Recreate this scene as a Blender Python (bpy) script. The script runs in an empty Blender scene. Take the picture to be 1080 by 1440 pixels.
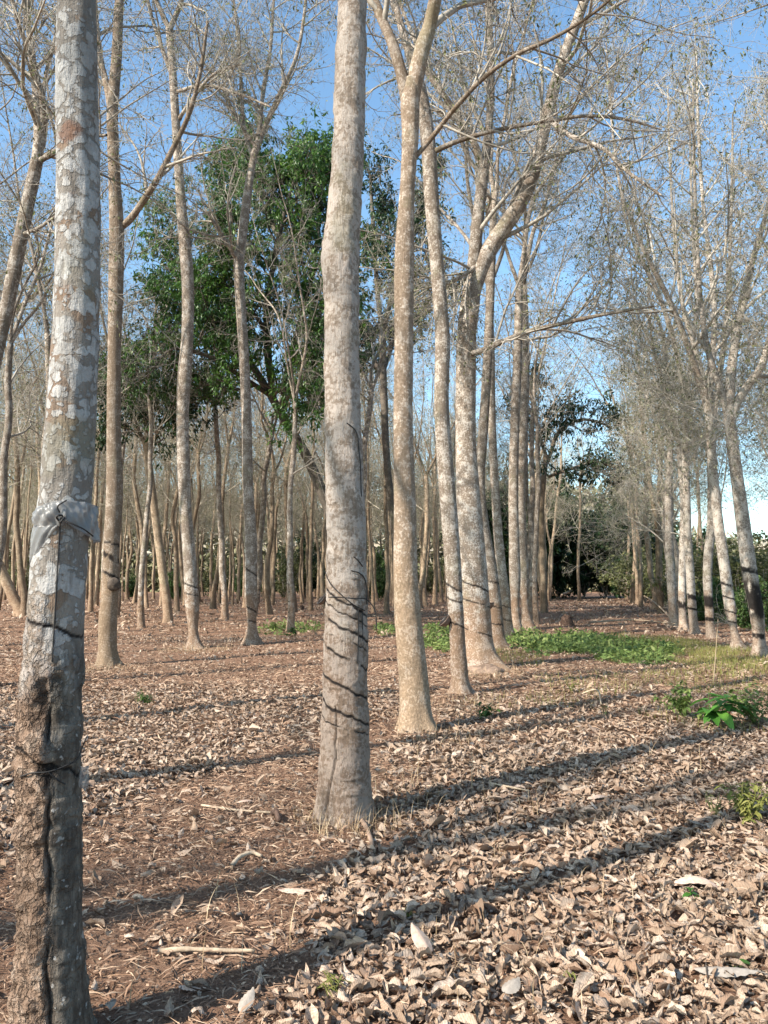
import bpy, math, random
import numpy as np
from mathutils import Vector

SEED = 7
rng = np.random.default_rng(SEED)
random.seed(SEED)
sc = bpy.context.scene
COL = sc.collection

# ------------------------------------------------------------------ camera model
F, CX, CY, H = 1082.0, 540.0, 720.0, 1.5
PITCH = math.radians(5.05)
CP, SP = math.cos(PITCH), math.sin(PITCH)

def ray(px, py):
    x = (px - CX) / F; u = (CY - py) / F
    return np.array([x, CP - u * SP, SP + u * CP])
def at(px, py, Y):
    d = ray(px, py); t = Y / d[1]
    return np.array([t * d[0], Y, H + t * d[2]])
def ground(px, py):
    d = ray(px, py); t = -H / d[2]
    return np.array([t * d[0], t * d[1], 0.0])
def project(p):
    x, y, z = p[0], p[1], p[2] - H
    f = y * CP + z * SP; u = -y * SP + z * CP
    return CX + F * x / f, CY - F * u / f
def px_size(px, Y, py=720):
    return px * (Y / ray(540, py)[1]) / F

SUN_EL = math.radians(36)
SUN_H = np.array([3.14, 2.25]); SUN_H = SUN_H / np.linalg.norm(SUN_H)   # the way the light travels over the ground

# ------------------------------------------------------------------ noise
_perm = np.random.default_rng(3).permutation(256); _perm = np.concatenate([_perm, _perm, _perm])
_val = np.random.default_rng(4).random(256)
def vnoise(p, s=0):
    p = np.asarray(p, float) + s * 17.31
    i = np.floor(p).astype(int); f = p - i; f = f * f * (3 - 2 * f); i &= 255
    def h(a, b, c):
        return _val[_perm[_perm[_perm[(i[..., 0] + a) & 255] + ((i[..., 1] + b) & 255)] + ((i[..., 2] + c) & 255)] & 255]
    x, y, z = f[..., 0], f[..., 1], f[..., 2]
    a = h(0,0,0)*(1-x)+h(1,0,0)*x; b = h(0,1,0)*(1-x)+h(1,1,0)*x
    c = h(0,0,1)*(1-x)+h(1,0,1)*x; d = h(0,1,1)*(1-x)+h(1,1,1)*x
    return (a*(1-y)+b*y)*(1-z)+(c*(1-y)+d*y)*z
def fbm(p, o=4, s=0):
    p = np.asarray(p, float); r = 0; a = .5
    for k in range(o):
        r = r + a * vnoise(p, s + k); p = p * 2.03; a *= .5
    return r / (1 - .5 ** o)
def sstep(a, b, x):
    t = np.clip((x - a) / (b - a), 0, 1); return t * t * (3 - 2 * t)
def gh(x, y):
    x = np.asarray(x, float); y = np.asarray(y, float)
    p = np.stack([x * .55, y * .55, np.zeros_like(x)], -1)
    return (fbm(p, 3, 11) - .5) * .10
def norm(v):
    return v / np.maximum(np.linalg.norm(v, axis=-1, keepdims=True), 1e-9)

# ------------------------------------------------------------------ mesh helpers
def mesh_np(name, V, Q=None, T=None, mats=(), qm=None, tm=None, smooth=True, attrs=None):
    me = bpy.data.meshes.new(name)
    V = np.asarray(V, np.float32).reshape(-1, 3)
    Q = np.zeros((0, 4), np.int32) if Q is None else np.asarray(Q, np.int32)
    T = np.zeros((0, 3), np.int32) if T is None else np.asarray(T, np.int32)
    loops = np.concatenate([Q.ravel(), T.ravel()]).astype(np.int32)
    nq, nt = len(Q), len(T)
    tot = np.concatenate([np.full(nq, 4), np.full(nt, 3)]).astype(np.int32)
    start = np.concatenate([[0], np.cumsum(tot)[:-1]]).astype(np.int32) if nq + nt else np.zeros(0, np.int32)
    me.vertices.add(len(V)); me.vertices.foreach_set('co', V.ravel())
    me.loops.add(len(loops)); me.loops.foreach_set('vertex_index', loops)
    me.polygons.add(nq + nt); me.polygons.foreach_set('loop_start', start)
    try: me.polygons.foreach_set('loop_total', tot)
    except Exception: pass
    mi = np.zeros(nq + nt, np.int32)
    if qm is not None: mi[:nq] = qm
    if tm is not None: mi[nq:] = tm
    for m in mats: me.materials.append(m)
    me.polygons.foreach_set('material_index', mi)
    me.polygons.foreach_set('use_smooth', np.full(nq + nt, smooth, bool))
    for k, a in (attrs or {}).items():
        at_ = me.attributes.new(k, 'FLOAT', 'POINT'); at_.data.foreach_set('value', np.asarray(a, np.float32))
    me.update(calc_edges=True); me.validate()
    return me

def tubes(P, R, S):
    """P (M,K,3), R (M,K) -> verts, quads, caps as tris"""
    M, K, _ = P.shape
    T = np.empty_like(P); T[:, 1:-1] = P[:, 2:] - P[:, :-2]; T[:, 0] = P[:, 1] - P[:, 0]; T[:, -1] = P[:, -1] - P[:, -2]
    T = norm(T)
    avg = norm(T.mean(1))
    ref = np.zeros_like(avg); k = np.argmin(np.abs(avg), 1); ref[np.arange(M), k] = 1
    N1 = norm(np.cross(T, ref[:, None, :])); N2 = np.cross(T, N1)
    a = np.arange(S) * 2 * np.pi / S
    V = P[:, :, None, :] + R[:, :, None, None] * (np.cos(a)[None, None, :, None] * N1[:, :, None, :] + np.sin(a)[None, None, :, None] * N2[:, :, None, :])
    base = (np.arange(M) * K * S)[:, None, None]
    i = np.arange(K - 1)[None, :, None] * S; j = np.arange(S)[None, None, :]; jn = (j + 1) % S
    Q = np.stack([base + i + j, base + i + jn, base + i + S + jn, base + i + S + j], -1).reshape(-1, 4)
    return V.reshape(-1, 3), Q

class Acc:
    def __init__(s): s.V = []; s.Q = []; s.T = []; s.qm = []; s.tm = []; s.n = 0
    def add(s, V, Q=None, T=None, m=0):
        V = np.asarray(V, float).reshape(-1, 3)
        if Q is not None and len(Q): s.Q.append(np.asarray(Q) + s.n); s.qm.append(np.full(len(Q), m))
        if T is not None and len(T): s.T.append(np.asarray(T) + s.n); s.tm.append(np.full(len(T), m))
        s.V.append(V); s.n += len(V); return s
    def mesh(s, name, mats, smooth=True, off=None):
        V = np.concatenate(s.V)
        if off is not None: V = V - np.asarray(off)
        return mesh_np(name, V, np.concatenate(s.Q) if s.Q else None, np.concatenate(s.T) if s.T else None, mats,
                       np.concatenate(s.qm) if s.qm else None, np.concatenate(s.tm) if s.tm else None, smooth)

def leaf_quads(P, D, Nn, L, W, droop=0.0):
    """pointed leaves of 2 quads (6 verts) each; P base, D along, Nn normal"""
    D = norm(D); S = norm(np.cross(D, Nn)); U = np.cross(S, D)
    L = np.asarray(L)[:, None]; W = np.asarray(W)[:, None]
    b = P; t = P + D * L - U * L * .12
    m = P + D * L * .5 + U * L * .06
    l = P + D * L * .45 + S * W * .5 - U * W * .12
    r = P + D * L * .45 - S * W * .5 - U * W * .12
    V = np.stack([b, l, t, r, m], 1).reshape(-1, 3)
    o = (np.arange(len(P)) * 5)[:, None]
    Tt = np.concatenate([o + np.array([[0, 4, 1]]), o + np.array([[1, 4, 2]]), o + np.array([[2, 4, 3]]), o + np.array([[3, 4, 0]])], 0)
    return V, Tt

def obj(name, me, parent=None, loc=None):
    o = bpy.data.objects.new(name, me); COL.objects.link(o)
    if parent is not None: o.parent = parent
    if loc is not None: o.location = loc
    return o
def tag(o, label=None, cat=None, group=None, kind=None):
    if label: o['label'] = label
    if cat: o['category'] = cat
    if group: o['group'] = group
    if kind: o['kind'] = kind
    return o
def empty(name, loc, label, cat, group=None, rz=0):
    o = bpy.data.objects.new(name, None); COL.objects.link(o)
    o.empty_display_size = .2
    o.location = loc; o.rotation_euler = (0, 0, rz)
    return tag(o, label, cat, group)

# ------------------------------------------------------------------ materials
class NT:
    def __init__(s, name):
        s.m = bpy.data.materials.new(name); s.m.use_nodes = True; s.t = s.m.node_tree; s.t.nodes.clear()
        s.out = s.t.nodes.new('ShaderNodeOutputMaterial')
    def n(s, typ, **kw):
        nd = s.t.nodes.new(typ)
        ins = kw.pop('i', {})
        for k, v in kw.items(): setattr(nd, k, v)
        for k, v in ins.items():
            if isinstance(v, bpy.types.NodeSocket): s.t.links.new(v, nd.inputs[k])
            else: nd.inputs[k].default_value = v
        return nd
    def math(s, op, a, b=0.0, clamp=False):
        return s.n('ShaderNodeMath', operation=op, use_clamp=clamp, i={0: a, 1: b}).outputs[0]
    def mix(s, f, a, b, bt='MIX'):
        nd = s.n('ShaderNodeMix', data_type='RGBA', blend_type=bt)
        for k, v in ((0, f), (6, a), (7, b)):
            if isinstance(v, bpy.types.NodeSocket): s.t.links.new(v, nd.inputs[k])
            else: nd.inputs[k].default_value = v if k == 0 else (tuple(v) + (1,) if len(v) == 3 else v)
        return nd.outputs[2]
    def step(s, v, a, b, lo=0.0, hi=1.0):
        return s.n('ShaderNodeMapRange', interpolation_type='SMOOTHSTEP', i={'Value': v, 'From Min': a, 'From Max': b, 'To Min': lo, 'To Max': hi}).outputs[0]
    def noise(s, vec, scale, detail=4, rough=.55, dist=0.0):
        return s.n('ShaderNodeTexNoise', i={'Vector': vec, 'Scale': scale, 'Detail': detail, 'Roughness': rough, 'Distortion': dist}).outputs[0]
    def ramp(s, f, stops):
        nd = s.n('ShaderNodeValToRGB', i={0: f}); cr = nd.color_ramp
        while len(cr.elements) < len(stops): cr.elements.new(.5)
        for e, (p, c) in zip(cr.elements, stops): e.position = p; e.color = tuple(c) + (1,)
        return nd.outputs[0]
    def attr(s, name): return s.n('ShaderNodeAttribute', attribute_name=name).outputs['Fac']
    def finish(s, color, rough=.85, bump=None, bd=.01, spec=.25, trans=0.0, tcol=None):
        p = s.n('ShaderNodeBsdfPrincipled'); p.inputs['Roughness'].default_value = rough
        p.inputs['Specular IOR Level'].default_value = spec
        if isinstance(color, bpy.types.NodeSocket): s.t.links.new(color, p.inputs['Base Color'])
        else: p.inputs['Base Color'].default_value = tuple(color) + (1,)
        if bump is not None:
            b = s.n('ShaderNodeBump', i={'Height': bump, 'Strength': 1.0, 'Distance': bd})
            s.t.links.new(b.outputs[0], p.inputs['Normal'])
        sh = p.outputs[0]
        if trans > 0:
            tr = s.n('ShaderNodeBsdfTranslucent')
            c = tcol if tcol is not None else color
            if isinstance(c, bpy.types.NodeSocket): s.t.links.new(c, tr.inputs[0])
            else: tr.inputs[0].default_value = tuple(c) + (1,)
            sh = s.n('ShaderNodeMixShader', i={0: trans, 1: sh, 2: tr.outputs[0]}).outputs[0]
        s.t.links.new(sh, s.out.inputs[0])
        return s.m

def bark(name, pale=(.50, .46, .42), mid=(.27, .225, .185), dark=(.13, .105, .085), low=(.30, .205, .14),
         lichen=.5, blotch=0.0, rust=0.0, lowtop=1.5, scale=1.0):
    k = NT(name)
    co = k.n('ShaderNodeTexCoord').outputs['Object']
    rnd = k.n('ShaderNodeObjectInfo').outputs['Random']
    off = k.n('ShaderNodeCombineXYZ', i={0: k.math('MULTIPLY', rnd, 37.0), 1: k.math('MULTIPLY', rnd, 91.0), 2: k.math('MULTIPLY', rnd, 13.0)}).outputs[0]
    v = k.n('ShaderNodeVectorMath', operation='ADD', i={0: co, 1: off}).outputs[0]
    z = k.n('ShaderNodeSeparateXYZ', i={0: co}).outputs[2]
    n1 = k.noise(v, 3.2 * scale, 5, .6); n2 = k.noise(v, 17 * scale, 5, .65); n3 = k.noise(v, 75 * scale, 4, .7)
    # crusty lichen: a fine mottle and larger islands
    a = k.step(k.math('ADD', k.math('MULTIPLY', n1, .45), k.math('MULTIPLY', n2, .55)), .61 - .24 * lichen, .645 - .2 * lichen)
    col = k.mix(k.step(n2, .35, .65), dark, mid)
    col = k.mix(k.step(n1, .4, .62), col, mid)
    pl = k.mix(k.step(n3, .3, .7), tuple(c * .78 for c in pale), pale)
    col = k.mix(k.math('MULTIPLY', a, .9), col, pl)
    hgt = k.math('ADD', k.math('MULTIPLY', n3, .35), k.math('MULTIPLY', n2, .5))
    if blotch > 0:
        w = k.n('ShaderNodeTexNoise', i={'Vector': v, 'Scale': 20, 'Detail': 3.0}).outputs['Color']
        vw = k.n('ShaderNodeVectorMath', operation='ADD', i={0: v, 1: k.n('ShaderNodeVectorMath', operation='SCALE', i={0: w, 'Scale': .05}).outputs[0]}).outputs[0]
        base = k.mix(k.step(n1, .42, .58), mid, tuple(c * .72 + .02 for c in mid))
        base = k.mix(k.step(n3, .45, .75, 0, .35), base, dark)
        base = k.mix(k.step(k.noise(v, 7.5, 3), .56, .60, 0, .75), base, (.20, .13, .085))
        tot = None
        for sc_, r0, r1, c in ((15, .30, .70, pale), (26, .26, .72, tuple(x * 1.1 for x in pale)), (47, .2, .62, tuple(x * .9 for x in pale))):
            vo = k.n('ShaderNodeTexVoronoi', i={'Vector': vw, 'Scale': float(sc_) * scale, 'Randomness': 1.0})
            cr = k.n('ShaderNodeSeparateColor', i={0: vo.outputs['Color']})
            rad = k.math('MULTIPLY', k.math('MULTIPLY', cr.outputs[0], r1), k.step(k.noise(v, 2.6, 3), .28, .5))
            d = k.math('ADD', k.math('SUBTRACT', rad, vo.outputs['Distance']), k.math('MULTIPLY', k.math('SUBTRACT', n3, .5), .22))
            mk_ = k.math('MULTIPLY', k.step(d, -.03, .06), k.step(k.math('ADD', n3, k.math('MULTIPLY', d, 1.2)), .3, .62, .62, 1.0))
            cc = k.mix(cr.outputs[1], tuple(x * .8 for x in c), c)
            cc = k.mix(k.step(n3, .35, .7, .0, .5), cc, tuple(x * .7 for x in c))
            base = k.mix(k.math('MULTIPLY', mk_, blotch), base, cc)
            tot = mk_ if tot is None else k.math('MAXIMUM', tot, mk_)
        col = base
        hgt = k.math('ADD', hgt, k.math('MULTIPLY', tot, .25))
    if rust > 0:
        vo = k.n('ShaderNodeTexVoronoi', i={'Vector': v, 'Scale': 9.0, 'Randomness': 1.0})
        cr = k.n('ShaderNodeSeparateColor', i={0: vo.outputs['Color']})
        mk_ = k.math('MULTIPLY', k.step(cr.outputs[2], 1 - rust, 1 - rust + .01), k.step(k.math('ADD', vo.outputs['Distance'], k.math('MULTIPLY', n2, .9)), .88, .70))
        mk_ = k.math('MULTIPLY', mk_, k.step(z, 2.2, 2.5))
        col = k.mix(k.math('MULTIPLY', mk_, .7), col, (.17, .085, .055))
    vs = k.n('ShaderNodeMapping', i={'Vector': v, 'Scale': (1, 1, .16)}).outputs[0]
    ns = k.noise(vs, 46 * min(scale, 1.5), 5, .7)
    col = k.mix(k.step(ns, .52, .70, 0, .6), col, dark)
    st5 = k.noise(vs, 7, 4, .6)
    col = k.mix(k.step(st5, .50, .68, 0, .5), col, tuple(c * .62 for c in mid))
    col = k.mix(k.step(k.noise(v, 2.1, 3), .56, .70, 0, .3), col, (.20, .20, .12))
    nf = k.noise(v, 190, 3, .7)
    col = k.mix(k.step(nf, .5, .75, 0, .35), col, tuple(c * .55 for c in mid))
    hgt = k.math('ADD', hgt, k.math('MULTIPLY', ns, -.8))
    # old tapping panels: warm brown regrown bark low on the stem
    lowm = k.step(k.math('ADD', z, k.math('MULTIPLY', k.math('SUBTRACT', n1, .5), 1.6)), lowtop, lowtop * .45)
    lc = k.mix(k.step(n2, .3, .7), tuple(c * .6 for c in low), low)
    lc = k.mix(k.math('MULTIPLY', a, .45), lc, tuple(.55 * p_ + .45 * q for p_, q in zip(pale, low)))
    col = k.mix(k.math('MULTIPLY', lowm, .8), col, lc)
    pa = k.attr('panel')
    pc = k.ramp(k.math('ADD', k.math('MULTIPLY', n2, .6), k.math('MULTIPLY', n3, .4)), [(.3, (.10, .065, .045)), (.5, (.26, .175, .125)), (.66, (.42, .33, .26))])
    cv = k.n('ShaderNodeTexVoronoi', feature='DISTANCE_TO_EDGE', i={'Vector': k.n('ShaderNodeVectorMath', operation='ADD', i={0: vs, 1: k.n('ShaderNodeVectorMath', operation='SCALE', i={0: k.n('ShaderNodeTexNoise', i={'Vector': v, 'Scale': 16, 'Detail': 4.0}).outputs['Color'], 'Scale': .12}).outputs[0]}).outputs[0], 'Scale': 26.0}).outputs['Distance']
    crk = k.step(cv, .10, .01)
    pc = k.mix(k.math('MULTIPLY', crk, .6), pc, (.05, .034, .026))
    pc = k.mix(k.step(n1, .5, .66, 0, .55), pc, (.13, .085, .06))
    col = k.mix(pa, col, pc)
    gr = k.attr('grey')
    gc = k.mix(k.step(k.math('ADD', k.math('MULTIPLY', n2, .5), k.math('MULTIPLY', ns, .5)), .38, .6), (.17, .15, .125), (.055, .046, .038))
    gc = k.mix(k.step(k.noise(v, 33, 2), .64, .68, 0, .8), gc, (.38, .37, .35))
    col = k.mix(gr, col, gc)
    cu = k.attr('cut')
    col = k.mix(k.math('MULTIPLY', cu, .96), col, (.012, .010, .010))
    hgt = k.math('ADD', hgt, k.math('MULTIPLY', pa, k.math('SUBTRACT', k.math('MULTIPLY', n2, 2.6), k.math('MULTIPLY', crk, .6))))
    tint = k.step(rnd, 0, 1, .78, 1.18)
    col = k.mix(1.0, col, k.n('ShaderNodeCombineColor', i={0: tint, 1: tint, 2: tint}).outputs[0], 'MULTIPLY')
    return k.finish(col, .9, hgt, .018, .15)

M_LEFT = bark('bark_lichen_blotched', pale=(.46, .45, .435), mid=(.26, .23, .20), dark=(.13, .108, .088), low=(.27, .18, .125), blotch=.88, rust=.16, lichen=.5, lowtop=1.0)
M_CENTRE = bark('bark_pale_mottled', pale=(.48, .42, .37), mid=(.33, .27, .22), dark=(.20, .155, .12), low=(.29, .20, .145), lichen=.62, lowtop=1.7, scale=2.3)
M_OCHRE = bark('bark_ochre_flaking', pale=(.47, .40, .335), mid=(.255, .195, .145), dark=(.16, .115, .08), low=(.33, .235, .155), lichen=.4, lowtop=2.4, scale=2.2)
M_BARK = bark('bark_grey_brown', pale=(.50, .45, .395), mid=(.25, .205, .165), dark=(.13, .098, .073), low=(.27, .175, .115), lichen=.45, lowtop=1.5, scale=2.2)
M_BARK_PALE = bark('bark_pale_grey', pale=(.50, .455, .40), mid=(.32, .275, .23), dark=(.16, .13, .105), low=(.33, .23, .165), lichen=.6, lowtop=1.3, scale=2.0)
M_BARK_FAR = bark('bark_tan', pale=(.40, .315, .23), mid=(.28, .21, .145), dark=(.17, .125, .085), low=(.25, .165, .11), lichen=.5, lowtop=1.6, scale=1.5)
M_BARK_DARK = bark('bark_dark', pale=(.22, .19, .16), mid=(.13, .11, .09), dark=(.07, .06, .05), low=(.12, .09, .07), lichen=.3)

def twig_mat(name, a, b):
    k = NT(name)
    co = k.n('ShaderNodeTexCoord').outputs['Object']
    n = k.noise(co, 1.3, 3); n2 = k.noise(co, 25, 3)
    col = k.mix(k.step(k.math('ADD', k.math('MULTIPLY', n, .6), k.math('MULTIPLY', n2, .4)), .35, .65), a, b)
    return k.finish(col, .85, spec=.15)
M_TWIG = twig_mat('twig_grey', (.17, .15, .125), (.42, .38, .325))
M_TWIG_PALE = twig_mat('twig_pale', (.25, .225, .19), (.48, .44, .38))
M_TWIG_FAR = twig_mat('twig_tan', (.26, .23, .18), (.46, .415, .33))

def leaf_mat(name, stops, trans=.3, rough=.5, spec=.35, patch=0.0):
    k = NT(name)
    isl = k.n('ShaderNodeNewGeometry').outputs['Random Per Island']
    f = isl
    if patch > 0:
        n = k.noise(k.n('ShaderNodeTexCoord').outputs['Object'], .5, 2)
        f = k.math('ADD', k.math('MULTIPLY', isl, 1 - patch), k.math('MULTIPLY', k.step(n, .3, .7), patch))
    col = k.ramp(f, stops)
    return k.finish(col, rough, spec=spec, trans=trans)
M_GREEN = leaf_mat('leaf_green', [(0, (.022, .052, .014)), (.35, (.04, .098, .02)), (.7, (.07, .15, .026)), (1, (.16, .27, .048))], .35, .4, .45, .45)
M_OLIVE = leaf_mat('leaf_olive', [(0, (.06, .07, .028)), (.5, (.12, .135, .05)), (1, (.22, .22, .085))], .35, .6, patch=.4)
M_SPARSE = leaf_mat('leaf_sparse', [(0, (.05, .05, .028)), (.4, (.11, .125, .05)), (1, (.26, .27, .11))], .3, .6)
M_SPARSE_PALE = leaf_mat('leaf_sparse_pale', [(0, (.12, .12, .075)), (.5, (.21, .215, .13)), (1, (.34, .33, .21))], .3, .6)
M_DARKGREEN = leaf_mat('leaf_dark_green', [(0, (.010, .026, .010)), (.6, (.020, .050, .015)), (1, (.045, .09, .022))], .25, .45, patch=.3)
M_GRASS = leaf_mat('grass_green', [(0, (.08, .12, .03)), (.5, (.15, .22, .06)), (1, (.29, .32, .11))], .35, .6, patch=.4)
M_YGRASS = leaf_mat('grass_yellowing', [(0, (.11, .12, .03)), (.5, (.20, .21, .05)), (1, (.34, .30, .11))], .3, .6, patch=.3)
M_STRAW = leaf_mat('straw', [(0, (.22, .14, .08)), (.5, (.40, .29, .17)), (1, (.58, .46, .31))], .15, .7, .2)
M_WEED = leaf_mat('weed_leaf', [(0, (.04, .12, .02)), (.6, (.08, .22, .035)), (1, (.16, .34, .06))], .35, .5)

M_SCRUB = leaf_mat('leaf_scrub', [(0, (.03, .065, .02)), (.5, (.065, .12, .03)), (1, (.15, .20, .06))], .3, .55, patch=.4)
M_FARWOOD = leaf_mat('leaf_far_wood', [(0, (.10, .115, .06)), (.5, (.19, .19, .10)), (1, (.30, .28, .17))], .3, .7, patch=.4)
def litter_mat():
    k = NT('dead_leaf')
    g = k.n('ShaderNodeNewGeometry'); isl = g.outputs['Random Per Island']
    co = k.n('ShaderNodeTexCoord').outputs['Object']
    n = k.noise(co, 90, 3); n0 = k.noise(co, .9, 3)
    col = k.ramp(isl, [(0, (.13, .071, .044)), (.16, (.27, .167, .110)), (.5, (.41, .288, .205)), (.8, (.50, .378, .288)), (1, (.60, .49, .395))])
    col = k.mix(k.step(n, .4, .75, 0, .45), col, (.20, .125, .085))
    col = k.mix(k.step(n0, .45, .7, 0, .3), col, (.38, .295, .21))
    # the underside of a dead rubber leaf is greyer
    bf = g.outputs['Backfacing']
    col = k.mix(k.math('MULTIPLY', bf, .3), col, (.38, .295, .21))
    al = k.attr('along'); ac = k.n('ShaderNodeMath', operation='ABSOLUTE', i={0: k.attr('across')}).outputs[0]
    rib = k.step(ac, .14, .03)
    vein = k.step(k.math('SINE', k.math('SUBTRACT', k.math('MULTIPLY', al, 62.0), k.math('MULTIPLY', ac, 9.0))), .55, .98)
    edge = k.step(ac, .72, 1.0)
    n4 = k.noise(co, 38, 4, .65)
    col = k.mix(k.math('MULTIPLY', vein, .22), col, (.20, .13, .09))
    col = k.mix(k.math('MULTIPLY', rib, .45), col, (.50, .40, .30))
    col = k.mix(k.math('MULTIPLY', k.math('MULTIPLY', edge, k.step(n4, .35, .6)), .45), col, (.15, .09, .06))
    col = k.mix(k.step(n4, .52, .68, 0, .5), col, (.17, .105, .07))
    hh = k.math('SUBTRACT', k.math('ADD', n, k.math('MULTIPLY', n4, 2.0)), k.math('ADD', k.math('MULTIPLY', vein, .5), k.math('MULTIPLY', rib, -1.0)))
    return k.finish(col, .72, hh, .0022, .3, trans=.14)
M_LITTER = litter_mat()
def debris_mat():
    k = NT('leaf_debris')
    isl = k.n('ShaderNodeNewGeometry').outputs['Random Per Island']
    col = k.ramp(isl, [(0, (.09, .05, .034)), (.4, (.22, .135, .09)), (.75, (.33, .22, .15)), (1, (.48, .36, .26))])
    return k.finish(col, .85, spec=.15)
M_DEBRIS = debris_mat()
def soil_mat():
    k = NT('soil')
    co = k.n('ShaderNodeTexCoord').outputs['Object']
    a = k.noise(co, .35, 4); b = k.noise(co, 7, 6, .65); c = k.noise(co, 60, 6, .7)
    st = k.n('ShaderNodeMapping', i={'Vector': co, 'Rotation': (0, 0, .4), 'Scale': (1, 4, 1)}).outputs[0]
    d = k.noise(st, 28, 4, .7)
    col = k.ramp(k.math('ADD', k.math('MULTIPLY', b, .4), k.math('MULTIPLY', c, .6)), [(.3, (.12, .07, .047)), (.48, (.25, .15, .10)), (.62, (.35, .23, .16)), (.75, (.46, .33, .245))])
    col = k.mix(k.step(a, .4, .62, 0, .55), col, (.27, .155, .10))
    col = k.mix(k.step(d, .55, .72, 0, .5), col, (.38, .27, .19))
    return k.finish(col, .95, k.math('ADD', k.math('ADD', b, c), d), .03, .1)
M_SOIL = soil_mat()
def plain(name, col, rough=.6, spec=.3, var=.25, scale=40, bd=.002):
    k = NT(name); n = k.noise(k.n('ShaderNodeTexCoord').outputs['Object'], scale, 4, .6)
    c = k.mix(k.step(n, .3, .7), tuple(x * (1 - var) for x in col), tuple(x * (1 + var) for x in col))
    return k.finish(c, rough, n, bd, spec)
M_CORD = plain('black_cord', (.018, .017, .017), .6)
M_CUP = plain('cup_dark', (.035, .028, .025), .45)
M_CUPIN = plain('cup_clay', (.16, .10, .07), .6)
M_WOOD = plain('dry_wood', (.36, .28, .20), .85, .15, .35, 25)
M_STUMP = plain('dark_mound', (.085, .055, .042), .95, .1, .5, 14, .03)
M_ROCK = plain('stone_brown', (.22, .155, .115), .95, .1, .4, 9, .03)
def plastic():
    k = NT('plastic_sheet'); co = k.n('ShaderNodeTexCoord').outputs['Object']
    n = k.noise(co, 30, 3); n2 = k.noise(co, 9, 3)
    col = k.mix(k.step(n2, .35, .65), (.19, .19, .185), (.31, .31, .31))
    p = k.n('ShaderNodeBsdfPrincipled', i={'Base Color': col, 'Roughness': .32, 'Specular IOR Level': .5})
    b = k.n('ShaderNodeBump', i={'Height': n, 'Strength': .6, 'Distance': .006}); k.t.links.new(b.outputs[0], p.inputs['Normal'])
    tl = k.n('ShaderNodeBsdfTranslucent', i={0: (.6, .6, .62, 1)}); tp = k.n('ShaderNodeBsdfTransparent')
    s1 = k.n('ShaderNodeMixShader', i={0: .3, 1: p.outputs[0], 2: tl.outputs[0]}).outputs[0]
    s2 = k.n('ShaderNodeMixShader', i={0: .42, 1: s1, 2: tp.outputs[0]}).outputs[0]
    k.t.links.new(s2, k.out.inputs[0]); return k.m
M_PLASTIC = plastic()

# ------------------------------------------------------------------ trunks and crowns
def catmull(C, n):
    C = np.asarray(C, float)
    d = np.concatenate([[0], np.cumsum(np.maximum(np.linalg.norm(np.diff(C[:, :3], axis=0), axis=1), 1e-4))])
    t = np.linspace(0, d[-1], n); out = np.empty((n, C.shape[1]))
    m = np.gradient(C, d, axis=0) if len(C) > 2 else np.repeat(((C[1] - C[0]) / d[1])[None], 2, 0)
    k = np.clip(np.searchsorted(d, t, 'right') - 1, 0, len(C) - 2)
    h = (d[k + 1] - d[k])[:, None]; s = ((t - d[k])[:, None]) / h
    return ((2*s**3-3*s**2+1) * C[k] + (s**3-2*s**2+s) * h * m[k] + (-2*s**3+3*s**2) * C[k+1] + (s**3-s**2) * h * m[k+1])

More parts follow.
